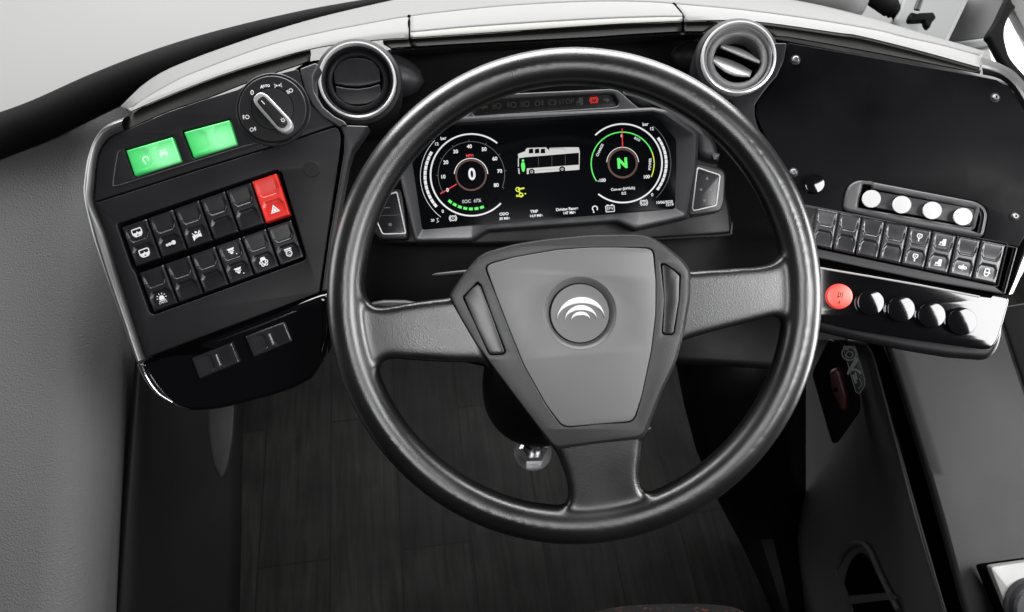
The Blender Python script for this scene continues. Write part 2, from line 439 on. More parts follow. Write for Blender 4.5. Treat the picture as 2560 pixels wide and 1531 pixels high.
class Sym:
    """small printed symbol: unit square centred on c, size in metres"""
    def __init__(s, bag, c, size, rot, w):
        s.b = bag; s.c = Vector(c); s.k = size; s.r = Matrix.Rotation(rot, 2); s.w = w
    def p(s, pts): return [tuple(s.c + s.r @ (Vector(q) * s.k)) for q in pts]
    def poly(s, pts): s.b.poly(s.p(pts), s.w); return s
    def st(s, pts, wd=0.1, closed=False): s.b.stroke(s.p(pts), wd * s.k, s.w, closed); return s
    def dot(s, x, y, r): s.b.poly(s.p(circ((x, y), r, 16)), s.w); return s
    def ring(s, x, y, r, wd=.1, a0=0, a1=360):
        n = max(8, int(abs(a1 - a0) / 15))
        return s.st([(x + r * math.cos(math.radians(a0 + (a1 - a0) * i / n)), y + r * math.sin(math.radians(a0 + (a1 - a0) * i / n))) for i in range(n + 1)], wd)
    def text(s, t, x, y, size):
        q = s.p([(x, y)])[0]; rot = math.atan2(s.r[1][0], s.r[0][0])
        s.b.text(t, q, size * s.k, s.w, rot, ext=0.00005); return s
def draw(kind, bag, c, size, rot, w):
    S = Sym(bag, c, size, rot, w)
    if kind == 'shade':
        S.st(rnd([(-.48, .38), (.48, .38), (.48, -.12), (.3, -.38), (-.3, -.38), (-.48, -.12)], .12, 3), .11, True)
        S.poly([(-.45, .0), (-.1, .0), (0, .14), (.1, 0), (.45, 0), (.4, -.3), (.1, -.3), (0, -.12), (-.1, -.3), (-.4, -.3)])
    elif kind == 'link':
        S.dot(-.36, 0, .14); S.dot(-.08, .02, .15); S.dot(.32, .05, .22); S.st([(-.45, 0), (.4, .04)], .17)
    elif kind == 'exhaust':
        S.poly([(-.45, .05), (-.3, .1), (.25, .05), (.45, .12), (.45, -.3), (.2, -.22), (-.2, -.3), (-.45, -.38)])
        S.dot(0, .3, .12); S.st([(-.4, .3), (-.2, .1)], .07); S.st([(.4, .42), (.15, .1)], .07); S.st([(-.45, -.45), (.45, .3)], .08)
    elif kind == 'tri':
        S.poly([(0, .42), (.5, -.4), (-.5, -.4)])
    elif kind == 'tri_in':
        S.st([(0, .14), (.24, -.26), (-.24, -.26)], .07, True)
    elif kind == 'check':
        S.poly([(-.26, -.15), (-.26, .12), (-.12, .3), (.12, .3), (.26, .12), (.26, -.15)])
        for a in range(0, 181, 36):
            x, y = math.cos(math.radians(a)), math.sin(math.radians(a)); S.st([(x * .38, .05 + y * .38), (x * .52, .05 + y * .52)], .08)
        S.poly([(-.35, -.2), (.35, -.2), (.35, -.28), (-.35, -.28)]); S.text('CHECK', 0, -.44, .27)
    elif kind == 'lamp':
        S.poly([(-.4, .3), (.4, .3), (.25, .08), (-.25, .08)]); S.st([(-.3, -.02), (.3, -.02)], .09); S.poly([(-.2, -.1), (.2, -.1), (.1, -.3), (-.1, -.3)]); S.dot(.42, -.42, .06)
    elif kind == 'fan':
        S.poly([(-.22, .45), (.22, .45), (.3, .1), (-.3, .1)])
        for x, y in ((-.28, -.05), (.28, -.05), (-.17, -.32), (.17, -.32)): S.ring(x, y, .13, .1)
    elif kind == 'face':
        S.poly([(-.4, .45), (.4, .45), (.35, .28), (-.35, .28)]); S.st([(-.36, .2), (.36, .2)], .07)
        S.ring(0, -.1, .28, .12); S.dot(-.1, -.05, .05); S.dot(.1, -.05, .05); S.st([(-.12, -.22), (.12, -.22)], .06); S.dot(0, -.4, .08)
    elif kind == 'key':
        S.st(rnd([(-.26, .42), (.26, .42), (.28, .1), (.1, -.1), (-.1, -.1), (-.28, .1)], .1, 3), .11, True)
        S.poly([(-.1, -.08), (.1, -.08), (.06, -.5), (-.06, -.5)]); S.st([(-.14, .2), (.14, .2)], .07); S.st([(0, .2), (0, .0)], .07)
    elif kind == 'pump':
        S.poly([(-.05, .4), (.3, .45), (.35, -.35), (.1, -.4), (-.15, -.15), (-.38, -.3), (-.38, -.02), (-.15, .05)])
        S.st([(-.45, -.4), (.3, -.4)], .08)
    elif kind == 'drop':
        S.ring(-.3, 0, .14, .12); S.ring(.3, 0, .14, .12); S.poly([(0, .45), (.12, .1), (0, -.45), (-.12, .1)]); S.st([(-.3, .17), (.3, .17)], .08); S.st([(-.3, -.17), (.3, -.17)], .08)
    elif kind == 'can':
        S.st(rnd([(-.22, .45), (.22, .45), (.26, -.2), (.1, -.45), (-.1, -.45), (-.26, -.2)], .1, 3), .14, True); S.st([(-.2, .0), (.2, .0)], .16); S.poly([(.24, .15), (.48, .0), (.24, -.12)])
    elif kind == 'omega':
        S.ring(0, .05, .34, .15, -50, 230); S.dot(-.25, -.4, .11)
    elif kind == 'carcross':
        S.st([(-.4, -.1), (-.25, .25), (.25, .25), (.4, -.1)], .1); S.poly([(-.45, .02), (.45, .02), (.45, -.2), (-.45, -.2)])
        S.st([(-.4, .42), (.4, -.42)], .08); S.st([(-.4, -.42), (.4, .42)], .08); S.dot(-.3, -.3, .09); S.dot(.3, -.3, .09)
    elif kind == 'bulb':
        S.ring(0, 0, .24, .1)
        for a in range(-20, 201, 44): x, y = math.cos(math.radians(a)), math.sin(math.radians(a)); S.st([(x * .36, y * .36), (x * .5, y * .5)], .06)
        S.st([(-.12, -.28), (.12, -.28)], .08)
    elif kind == 'head':
        S.ring(.18, 0, .27, .1); 
        for k in range(4): S.st([(-.5, .24 - k * .16), (-.16, .24 - k * .16)], .08)
    elif kind == 'fog':
        S.ring(.2, 0, .27, .1)
        for k in range(3): S.st([(-.5, .2 - k * .17), (-.2, .25 - k * .17)], .09)
        S.st([(-.36, .38), (-.3, .1), (-.4, -.1), (-.32, -.35)], .07)
    elif kind == 'fogr':
        S.ring(-.2, 0, .27, .1)
        for k in range(3): S.st([(.2, .2 - k * .17), (.5, .25 - k * .17)], .09)
        S.st([(.36, .38), (.3, .1), (.4, -.1), (.32, -.35)], .07)
    elif kind == 'side':
        S.dot(-.2, 0, .12); S.dot(.2, 0, .12)
        for sx in (-1, 1):
            for k in (-1, 0, 1): S.st([(sx * .36, k * .12), (sx * .56, k * .3)], .07)
    elif kind == 'brake':
        S.ring(0, 0, .27, .09); S.ring(0, 0, .42, .08, 125, 235); S.ring(0, 0, .42, .08, -55, 55)
    elif kind == 'arrow_l': S.poly([(-.5, 0), (0, .35), (0, .15), (.5, .15), (.5, -.15), (0, -.15), (0, -.35)])
    elif kind == 'arrow_r': S.poly([(.5, 0), (0, -.35), (0, -.15), (-.5, -.15), (-.5, .15), (0, .15), (0, .35)])
    elif kind == 'battery':
        S.st(rnd([(-.5, .3), (.5, .3), (.5, -.4), (-.5, -.4)], .06, 2), .09, True); S.poly([(-.38, .44), (-.15, .44), (-.15, .3), (-.38, .3)]); S.poly([(.38, .44), (.15, .44), (.15, .3), (.38, .3)])
        S.text('EPV', 0, -.05, .5)
    elif kind == 'cable':
        S.ring(-.25, .28, .2, .1); S.st([(-.25, .28), (.42, .34)], .15); S.ring(.0, -.32, .18, .12); S.dot(-.42, -.32, .08); S.dot(.45, -.25, .08); S.st([(-.5, -.42), (.25, -.42)], .09)
        S.st([(-.25, .08), (0, -.12)], .1)
    elif kind == 'door':
        S.st([(-.26, -.4), (-.26, .4), (0, .2), (.26, .4), (.26, -.35), (0, -.15), (-.26, -.4)], .10); S.st([(0, .2), (0, -.15)], .09)
    return S

# ================================================================== THE SETTING
def floor():
    b = Bag(); rows = []
    for j in range(9):
        rows.append([(x * 0.6 - 2.4, j * 0.5 - 1.0, 0) for x in range(9)])
    b.grid(rows)
    o = b.build('floor', 'floor'); o.rotation_euler[2] = math.radians(7.5); o['kind'] = 'structure'; o['label'] = 'dark wood plank cab floor under the wheel'; o['category'] = 'floor'
floor()

def plate3(pts, d, thick, m, name, parent, bev=0.004, frame=None, r=0):
    """a thick panel whose outline runs over the given photo points, at the depth of its frame"""
    f = frame
    b = Bag(); b.prism(rnd(f.L(pts), r) if r else f.L(pts), -thick, 0, bev)
    return b.build(name, m, parent)

# windscreen shelf (top left, light grey), beyond the seal
F = Frame(400, 120, 1.45, yaw=6, pitch=-18)
t = thing('windscreen_shelf', 'plain pale grey shelf at top left beyond the black seal', 'shelf', F.m)
b = Bag(); b.prism(F.L([(-900, -700), (1700, -700), (1500, 60), (700, 420), (200, 560), (-900, 700)]), -.03, 0, .004)
b.build('shelf_top', 'shelf', t)

# black rubber seal sweeping
t = thing('windscreen_seal', 'long soft black rubber seal curving across the top left corner', 'rubber seal', at(400, 250, 1.12))
cl = cr([(-420, 465, 1.02), (-200, 410, 1.06), (0, 340, 1.10), (110, 298, 1.11), (250, 233, 1.12), (400, 168, 1.13), (560, 108, 1.15), (760, 52, 1.17), (940, 12, 1.19), (1150, -30, 1.22), (1400, -60, 1.25)], 8)
hw = cr([(60,), (58,), (52,), (50,), (48,), (42,), (32,), (24,), (17,), (15,), (14,)], 8)
b = Bag(); b.tube([wp(x, y, d) for x, y, d in cl], [w[0] / FPX * d for w, (x, y, d) in zip(hw, cl)], 20)
wbuild(b, 'seal_tube', 'rubber', t)

# left ledge, grained vinyl, with a rounded right edge that turns down
F = Frame(120, 950, 1.08, yaw=16, pitch=-10)
t = thing('side_ledge', 'wide grey grained vinyl ledge beside the driver at far left', 'ledge', F.m)
edge = cr([(385, 285), (340, 325), (310, 430), (294, 700), (284, 950), (266, 1200), (244, 1480), (220, 1800)], 8)
nsec = 22; R_ = 0.075
rows = []
E = [Vector(F(p)) for p in edge]
for k, e in enumerate(E):
    tg = (E[min(k + 1, len(E) - 1)] - E[max(k - 1, 0)]).normalized(); nr = Vector((tg.y, -tg.x))
    if nr.x < 0: nr = -nr
    row = []
    for i in range(12): row.append((e.x - nr.x * R_ - .55 * (1 - i / 12), e.y - nr.y * R_ - .30 * (1 - i / 12), 0))
    for i in range(nsec + 1):
        a = math.pi / 2 * i / nsec
        off = R_ * math.sin(a) - R_
        row.append((e.x + nr.x * off, e.y + nr.y * off, -R_ * (1 - math.cos(a))))
    row.append((e.x, e.y, -.30))
    rows.append(row)
b = Bag(); b.grid(rows); b.build('ledge_top', 'ledge', t)
# black sheet painting the shade of the gap between ledge and footwell
F2 = Frame(270, 1200, 1.24, yaw=8, pitch=-6)
b = Bag(); b.prism(F2.L([(100, 300), (420, 300), (415, 900), (365, 1000), (300, 1700), (60, 1700)]), -.02, 0, .003)
b.V = [tuple((TH[t.name].inverted() @ F2.m) @ Vector(v)) for v in b.V]
b.build('gap_shade', 'gap', t)

# footwell side wall
t = thing('footwell_wall', 'dark grey sloping side wall of the footwell under left switch panel', 'wall panel', at(450, 1250, 1.4))
rows = []
for j in range(13):
    y = 860 + j * 66
    lx = 350 - (y - 860) * 0.082; rx = 606 - (y - 860) * 0.018
    th = PITCH + math.atan((y - CY) / FPX); dfl = CAMLOC.z / math.sin(th) * math.cos(th - PITCH)
    row = []
    for i in range(9):
        s_ = i / 8; e_ = 0.02 * (1 - smooth01(s_ * 12))
        row.append(wp(lx + (rx - lx) * s_, y, 1.16 + (dfl - 1.16) * s_ + e_))
    rows.append(row)
b = Bag(); b.grid(rows); ob = wbuild(b, 'wall_skin', 'wallgrey', t)
md = ob.modifiers.new('thick', 'SOLIDIFY'); md.thickness = 0.01; md.offset = 0
F = Frame(550, 1090, 1.18, yaw=10)
b = Bag(); b.prism(F.L(cr([(518, 960), (585, 950), (586, 1060), (580, 1120), (568, 1175), (553, 1200), (541, 1185), (529, 1151), (519, 1090), (517, 1010)], 6, True)), -.012, 0, .005, 4)
b.V = [tuple((TH[t.name].inverted() @ F.m) @ Vector(v)) for v in b.V]
b.build('hanging_trim', 'contop', t, label='grey tongue-shaped plastic trim')

# ================================================================== DASHBOARD BODY
def D(x):
    u = (x - 1300) / 1000
    return .96 - (.11 if u < 0 else .085) * u * u
dash = thing('dashboard', 'curved black dashboard with pale top pad and silver trim band', 'dashboard', at(1350, 60, 1.0))
P0 = [(120, 420), (190, 372), (250, 318), (306, 268), (354, 221), (425, 177), (576, 119), (753, 62), (931, 18), (1100, -16), (1300, -40), (1500, -45), (1700, -35), (1850, -15), (2000, 8), (2162, 47), (2300, 88), (2420, 122), (2560, 165)]
P1 = [(205, 385), (240, 345), (280, 308), (323, 277), (354.5, 252), (425, 211), (487, 182), (665, 117), (807, 82), (893, 65), (1022, 42), (1147, 27), (1288, 14), (1480, 4.5), (1617, 6), (1710, 12.7), (1851, 25.4), (1992, 43.7), (2100, 60.6), (2203, 79), (2255, 92.5), (2352, 114), (2411, 129.7), (2451, 141)]
P15 = [(300, 303), (354, 262), (523, 194), (665, 148), (805, 112), (938, 90), (1022, 82), (1203, 66), (1480, 49), (1654, 43), (1738, 44), (1795, 49), (1902, 54), (2100, 82), (2147, 88), (2293, 124), (2451, 168)]
P2 = [(316, 289), (330, 279), (523, 201), (665, 155), (805, 119), (955, 101), (1022, 97), (1203, 85), (1480, 66), (1597, 59.5), (1795, 52.5), (1902, 57.5), (2100, 85), (2147, 91.5), (2293, 127.5), (2451, 171.5)]
P3 = [(312, 329), (417, 282), (510, 251), (615, 210), (746, 165), (789, 153), (975, 124), (1034, 119), (1245, 107), (1480, 95), (1597, 87), (1758, 81), (1941, 93), (2000, 100), (2225, 141), (2451, 186)]
def samp(P, xs):
    C = cr(P, 10); out = []
    for x in xs:
        y = C[-1][1]
        for a, c in zip(C, C[1:]):
            if a[0] <= x <= c[0]:
                y = a[1] + (c[1] - a[1]) * (x - a[0]) / max(1e-9, c[0] - a[0]); break
        if x < C[0][0]: y = C[0][1] + (C[0][0] - x) * .9
        out.append(y)
    return out
def strip(name, specs, x0, x1, m, n=60, dash=dash, thick=0.004, **kw):
    """specs: list of (curve, dy, depth offset) from top to bottom, between photo columns x0..x1 (x0/x1 may be per-row)"""
    rows = []
    for k, (P, dy, dd) in enumerate(specs):
        a = x0[k] if isinstance(x0, (list, tuple)) else x0; c = x1[k] if isinstance(x1, (list, tuple)) else x1
        xs = [a + (c - a) * i / n for i in range(n + 1)]
        ys = samp(P, xs)
        rows.append([tuple(wp(x, y + dy, D(x) + dd)) for x, y in zip(xs, ys)])
    b = Bag(); b.grid(rows)
    ob = wbuild(b, name, m, dash, **kw)
    # make the faces look at the camera, then give them thickness away from it
    me = ob.data
    mw = TH[dash.name]
    s_ = sum((mw @ p.center - CAMLOC).dot(mw.to_3x3() @ p.normal) for p in me.polygons)
    if s_ > 0: me.flip_normals()
    md = ob.modifiers.new('thick', 'SOLIDIFY'); md.thickness = thick; md.offset = -1
    return ob
# pad (pale, padded top)
strip('top_pad', [(P0, -6, .17), (P0, 0, .125), (P0, 3, .118), (P1, -6, .045), (P1, -1.5, .036)], [302, 306, 310, 320, 323], [2462, 2460, 2458, 2452, 2450], 'pad', 90, thick=.006)
segs = [(326, 1021.5, 'left'), (1024.5, 1706, 'mid'), (1712, 2449, 'right')]
for a, c, _ in segs:
    bend = 2.5 if _ == 'mid' else 0
    if _ == 'mid':
        strip('silver_band', [(P1, 0, .034), (P1, 3, .028), (P15, -6, .006), (P15, 0, .004)], [a, a, a + 1, a + 1], [c - 24, c - 20, c, c], 'silver', 60)
        strip('lower_facet', [(P15, .4, .004), (P2, -2.5, .003), (P2, 0, .006)], a + 1, c, 'silver2', 60)
        continue
    strip('silver_band', [(P1, 0, .034), (P1, 3, .028), (P15, -6, .006), (P15, 0, .004), (P2, -2.5, .003), (P2, 0, .006)],
          [a, a, a + 1, a + 1, a + 1, a + 1] if _ != 'right' else [a - 24, a - 20, a, a, a, a],
          [c, c, c, c, c, c] if _ != 'mid' else [c - 24, c - 20, c, c, c, c], 'silver', 60)
strip('dark_strip', [(P2, .5, .010), (P2, 4, .008), (P3, -3, .000), (P3, 0, .004)], [328, 326, 314, 314], 776, 'strip', 40)
strip('dark_strip', [(P2, .5, .010), (P2, 4, .008), (P3, -3, .000), (P3, 0, .004)], [957, 958, 976, 976], [1022, 1022, 1029, 1029], 'strip', 12)
strip('dark_strip', [(P2, .5, .010), (P2, 4, .008), (P3, -3, .000), (P3, 0, .004)], [1026, 1026, 1033, 1033], [1704, 1704, 1704, 1704], 'strip', 40)
strip('dark_strip', [(P2, .5, .010), (P2, 4, .008), (P3, -3, .000), (P3, 0, .004)], [1710, 1710, 1710, 1710], [1795, 1792, 1762, 1760], 'strip', 10)
strip('dark_strip', [(P2, .5, .010), (P2, 4, .008), (P3, -3, .000), (P3, 0, .004)], [1902, 1905, 1935, 1938], 2449, 'strip', 50)
for path in ([(1023, 41, .036), (1023, 60, .020), (1023, 82, .007), (1025, 97, .008), (1031, 119, .006)], [(1684, 11, .036), (1696, 24, .024), (1704, 40, .010), (1707, 60, .009), (1707, 84, .007)]):
    b = Bag(); b.tube([wp(x, y, D(x) + o + .0005) for x, y, o in cr(path, 5)], .0022, 8); wbuild(b, 'seam', 'gap', dash)
# right end cap running down the side
b = Bag(); rows = []
path_o = cr([(2453, 143), (2480, 152), (2508, 163), (2541, 184), (2580, 232), (2640, 330), (2700, 470)], 8)
path_i = cr([(2457, 187), (2485, 193), (2510, 205), (2535, 232), (2562, 282), (2600, 350), (2640, 470)], 8)
for k in range(9):
    s_ = k / 8; hgt = .022 * math.sin(math.pi * min(1, s_ * 1.0)) 
    rows.append([tuple(wp(o[0] + (i[0] - o[0]) * s_, o[1] + (i[1] - o[1]) * s_, .868 + .02 * (1 - s_) - hgt)) for o, i in zip(path_o, path_i)])
b.grid(rows); wbuild(b, 'end_cap', 'edgemetal', dash)
# lower right trim edge
b = Bag(); rows = []
path_o = cr([(2640, 470), (2610, 560), (2572, 650), (2548, 700), (2532, 735)], 6); path_i = cr([(2590, 470), (2562, 600), (2545, 640), (2528, 700), (2513, 738)], 6)
for k in range(7):
    s_ = k / 6; rows.append([tuple(wp(o[0] + (i[0] - o[0]) * s_, o[1] + (i[1] - o[1]) * s_, .855 - .010 * math.sin(math.pi * s_))) for o, i in zip(path_o, path_i)])
b.grid(rows); wbuild(b, 'edge_trim', 'edgemetal', dash)
# main black body behind everything
F = Frame(1350, 500, 1.02)
b = Bag()
b.prism(F.L(rnd([(760, 150), (985, 118), (1245, 104), (1480, 92), (1760, 78), (1945, 92), (2250, 150), (2460, 200), (2520, 400), (2480, 560), (2440, 640), (2030, 620), (2010, 930), (1600, 905), (1260, 930), (1150, 905), (960, 890), (830, 900), (815, 700), (790, 600), (600, 560), (500, 340)], 20)), -.22, 0, .01)
b.V = [tuple((TH[dash.name].inverted() @ F.m) @ Vector(v)) for v in b.V]
b.build('body', 'black', dash)
# shelf lip under the dark strip, above the wheel
strip('lower_lip', [(P3, 0, .006), (P3, 5, .004), (P3, 14, .02), (P3, 20, .05)], [978, 978, 978, 978], [1757, 1752, 1740, 1738], 'matte', 40)
# cones beside the vents
def blob(path, rad, m, name, parent):
    b = Bag(); b.tube(path, rad, 28); return wbuild(b, name, m, parent)
blob([wp(930 + 130 * k / 10, 185 + 20 * k / 10, .985) for k in range(11)], [.030 * math.sqrt(max(0.001, 1 - (k / 10) ** 2)) for k in range(11)], 'matte2', 'vent_fairing', dash)
blob([wp(1800 - 125 * k / 10, 150 - 12 * k / 10, .985) for k in range(11)], [.024 * math.sqrt(max(0.001, 1 - (k / 10) ** 2)) for k in range(11)], 'matte', 'vent_fairing', dash)

# ================================================================== LEFT SWITCH PANEL
F = Frame(560, 600, .862, yaw=4)
sp = thing('switch_panel', 'black left switch panel with green, red and black rocker switches', 'switch panel', F.m)
HT = .006
base = [(246, 398), (256, 370), (278, 345), (312, 328), (417, 280), (510, 249), (615, 205), (746, 168), (776, 261), (808, 292), (850, 316), (858, 350), (800, 734), (820, 734), (822, 800), (780, 870), (600, 880), (365, 896), (300, 700), (238, 507)]
b = Bag(); b.prism(rnd(F.L(base, HT), .004), -.05, -.006, .002); b.build('backing', 'gap', sp)
# upper faceplate with its two pockets
gq = [ZA([(372, 893), (742, 785), (808, 975), (440, 1092)]), ZA([(838, 745), (1200, 648), (1258, 838), (915, 945)])]
def grow(q, g):
    c = Vector((sum(p[0] for p in q) / len(q), sum(p[1] for p in q) / len(q)))
    out = []
    n = len(q)
    for i in range(n):
        a, p, d = Vector(q[i - 1]), Vector(q[i]), Vector(q[(i + 1) % n])
        out.append(tuple(p + ((p - a).normalized() + (p - d).normalized()) * g))
    return out
up = ZA([(150, 960), (180, 870), (250, 790), (362, 733), (700, 585), (1000, 483), (1270, 402), (1450, 300), (1620, 268), (1758, 234), (1800, 380), (1860, 520), (1960, 620), (2055, 685), (1750, 790), (1530, 862), (900, 1055), (118, 1305), (135, 1100)])
b = Bag(); b.prism([rnd(F.L(up, HT), .003)] + [rnd(F.L(grow(q, 4.5), HT), .0012) for q in gq], -.006, HT, .0009)
b.build('upper_faceplate', 'matte', sp)
# raised paler line drawing the highlight along the recess under the green switches
edge = ZA([(330, 890), (300, 930), (268, 1150), (285, 1178), (440, 1135), (900, 990), (1405, 838), (1470, 858)])
b = Bag(); b.tube([(*F(p, HT), HT - .0002) for p in cr(edge, 4)], .0008, 8); b.build('shelf_edge', 'matte2', sp)
low = ZA([(118, 1318), (900, 1068), (1535, 872), (1750, 802), (2062, 702), (2090, 730), (2104, 800)]) + ZB([(1452, 10), (1345, 748), (372, 1112), (95, 250)])
R1 = ZB([(228, 382), (1106, 74), (1183, 306), (308, 600)]); R2 = ZB([(325, 640), (1188, 337), (1262, 545), (408, 856)])
pocket = ZB([(205, 362), (1105, 55), (1135, 70), (1272, 545), (1258, 568), (415, 872), (390, 862), (312, 640), (288, 606)])
b = Bag(); b.prism([rnd(F.L(low, HT), .003), rnd(F.L(pocket, HT), .003)], -.006, HT, .0012); b.build('lower_faceplate', 'matte', sp)
kinds1 = [('shade', 'shade'), (None, 'link'), (None, 'exhaust'), None, None, (None, 'tri')]
kinds2 = [(None, 'check'), None, None, ('lamp', 'lamp'), (None, 'fan'), (None, 'face')]
def switch_row(F, Q, n, kinds, parent, H, gap, m='switch', rot=None, reds=(), ssz=.0105):
    Ql = F.L(Q, H)
    for i in range(n):
        q = quad_cell(Ql, i, n, gap)
        b = Bag(); rocker(b, q, -.006, H, er=.0024 if m == 'switch2' else .0015)
        mm = 'red' if i in reds else m
        ob = b.build('rocker_switch', mm, parent, angle=50, merge=False, **({'label': 'red hazard light switch'} if i in reds else {}))
        kd = kinds[i]
        if kd:
            v = Vector(q[1]) - Vector(q[0]); rr = math.atan2(v.y, v.x)
            for kx, ty in ((kd[0], .24), (kd[1], .76)):
                if kx:
                    s_ = Bag(); draw(kx, s_, qpt(q, .5, ty), ssz, rr, H + .0001); s_.build('symbol', 'ink', ob, merge=False)
            if kd[1] == 'tri':
                s2 = Bag(); draw('tri_in', s2, qpt(q, .5, .76), ssz, rr, H + .0003); s2.build('symbol', 'red', ob, merge=False)
switch_row(F, R1, 6, kinds1, sp, .0060, .06, reds=(5,))
switch_row(F, R2, 6, kinds2, sp, .0060, .06)
# green switches (keys lie on their side)
for qi, q in enumerate(gq):
    l = F.L(q, .0065); q2 = [l[1], l[2], l[3], l[0]]
    b = Bag(); rocker(b, q2, -.006, .0068, dep=.0014)
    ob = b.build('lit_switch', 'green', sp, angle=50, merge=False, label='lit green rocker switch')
    if qi == 0:
        v = Vector(l[1]) - Vector(l[0]); rr = math.atan2(v.y, v.x)
        s_ = Bag(); draw('omega', s_, qpt(l, .33, .56), .0085, rr + .15, .0070); draw('carcross', s_, qpt(l, .72, .50), .0095, rr, .0070)
        s_.build('symbol', 'inkgreen', ob, merge=False)
# blank round cap
c = F(one(ZA, 1870, 1043), HT); k_ = F.k((779, 423), HT)
b = Bag(); b.lathe(c, [(20.5 * k_, HT - .001), (20.3 * k_, HT + .0007), (19.5 * k_, HT + .0011), (.001, HT + .0012)], 40); b.build('blank_plug', 'matte', sp)
# light dial
c = F(one(ZA, 1560, 565), HT); K = F.k((683, 275), HT) / 3.2258
b = Bag(); b.lathe(c, [(300 * K, HT - .001), (300 * K, HT + .0002), (292 * K, HT + .0012), (284 * K, HT + .0012), (283 * K, HT - .001), (272 * K, HT - .001), (270 * K, HT + .0035), (262 * K, HT + .0045), (172 * K, HT + .0047), (170 * K, HT + .0035), (166 * K, HT + .0035), (164 * K, HT + .0050), (150 * K, HT + .0054), (.001, HT + .0054)], 72)
dial = b.build('light_dial', 'matte', sp)
s_ = Bag(); w_ = HT + .0049
def za(x, y): return F(one(ZA, x, y), w_)
s_.stroke([(lambda q: q)(p) for p in [(za(1388, 425)[0] + 9 * K * math.cos(a) * 1.1, za(1388, 425)[1] + 17 * K * math.sin(a)) for a in [i * math.pi / 10 for i in range(20)]]], 6 * K, w_, True)
s_.text('A', za(1466, 380), .0047, w_, .05, bold=.00012); s_.text('UTO', za(1504, 372), .0034, w_, .05, bold=.00010)
draw('side', s_, za(1597, 368), .0070, .15, w_); draw('head', s_, za(1692, 413), .0068, .5, w_)
draw('fog', s_, za(1338, 623), .0070, .1, w_); draw('fogr', s_, za(1395, 722), .0066, .2, w_)
s_.build('symbol', 'ink', dial, merge=False)
# knob pointer
a = Vector(F(one(ZA, 1462, 485), HT + .0165)); c2 = Vector(F(one(ZA, 1640, 680), HT + .0165)); dv = (c2 - a).normalized(); nv = Vector((-dv.y, dv.x))
def cap_shape(ra, rb, ext=0, n=10):
    hw = ra
    pts = [a - dv * (hw * .9 + ext) + nv * hw * .55, a - dv * (hw * .2) + nv * hw * .98, c2 + dv * (hw * .1 + ext) + nv * rb, c2 + dv * (rb * .95 + ext) + nv * rb * .55,
           c2 + dv * (rb * .95 + ext) - nv * rb * .55, c2 + dv * (hw * .1 + ext) - nv * rb, a - dv * (hw * .2) - nv * hw * .98, a - dv * (hw * .9 + ext) - nv * hw * .55]
    return rnd([tuple(p) for p in pts], hw * .6, 4)
b = Bag(); b.prism(cap_shape(64 * K, 68 * K, .0006), HT + .005, HT + .0165, .0022, 5); kn = b.build('pointer_knob', 'knobsilver', dial)
b = Bag(); b.prism(cap_shape(38 * K, 46 * K, -.0022), HT + .012, HT + .0169, .0003, 3); b.build('knob_inlay', 'matte', kn)
s_ = Bag(); w_ = HT + .0173
draw('bulb', s_, za(1637, 648), .0062, -.6, w_); s_.stroke([za(1462, 490), za(1490, 520)], 6 * K, w_)
s_.build('symbol', 'ink', kn, merge=False)
# side trim (satin) on the left edge
outer = ZA([(365, 598), (210, 662), (130, 742), (75, 850), (38, 965), (14, 1150)]) + ZB([(6, 140), (14, 260), (45, 420), (120, 640), (200, 850), (312, 1148)])
inner = [(361, 897), (297, 700), (262, 585), (232, 508), (234, 452), (241, 396), (252, 366), (273, 341), (309, 326)]
b = Bag()
o_ = cr(outer, 5); i_ = cr(inner[::-1], 5)
def resample(P, n):
    L_ = [0]
    for p, q in zip(P, P[1:]): L_.append(L_[-1] + math.dist(p, q))
    out = []
    for k in range(n):
        t_ = L_[-1] * k / (n - 1); j = 0
        while j < len(L_) - 2 and L_[j + 1] < t_: j += 1
        u = (t_ - L_[j]) / max(1e-9, L_[j + 1] - L_[j]); out.append(tuple(x + (y - x) * u for x, y in zip(P[j], P[j + 1])))
    return out
o_ = resample(o_, 60); i_ = resample(i_, 60); rows = []
for k in range(13):
    s2 = k / 12; h = -.012 + .022 * math.sin(math.pi * (0.08 + s2 * .72)) ** .8
    rows.append([(*F((p[0] + (q[0] - p[0]) * s2, p[1] + (q[1] - p[1]) * s2), .004), h) for p, q in zip(o_, i_)])
rows.insert(0, [(x, y, -.05) for x, y, z in rows[0]]); b.grid(rows); b.build('edge_trim', 'edgemetal', sp)
# centre trim, right of the faceplates
ct = Z6([(134, 312), (175, 300), (322, 305), (210, 470), (182, 560), (122, 880), (75, 1250), (50, 1400), (12, 1400), (60, 1050), (157, 480), (158, 370)])
b = Bag(); b.prism(rnd(F.L(ct, HT), .002), -.02, HT + .0005, .002); b.build('centre_trim', 'matte2', sp)
ct2 = ZA([(1775, 232), (1900, 185), (1925, 205), (1880, 300), (1890, 420), (1960, 540), (2050, 615), (2129, 655), (2160, 690), (2090, 705), (1960, 625), (1875, 530), (1810, 400)])
b = Bag(); b.prism(rnd(F.L(ct2, HT), .0015), -.02, HT + .001, .002); b.build('vent_surround', 'matte2', sp)
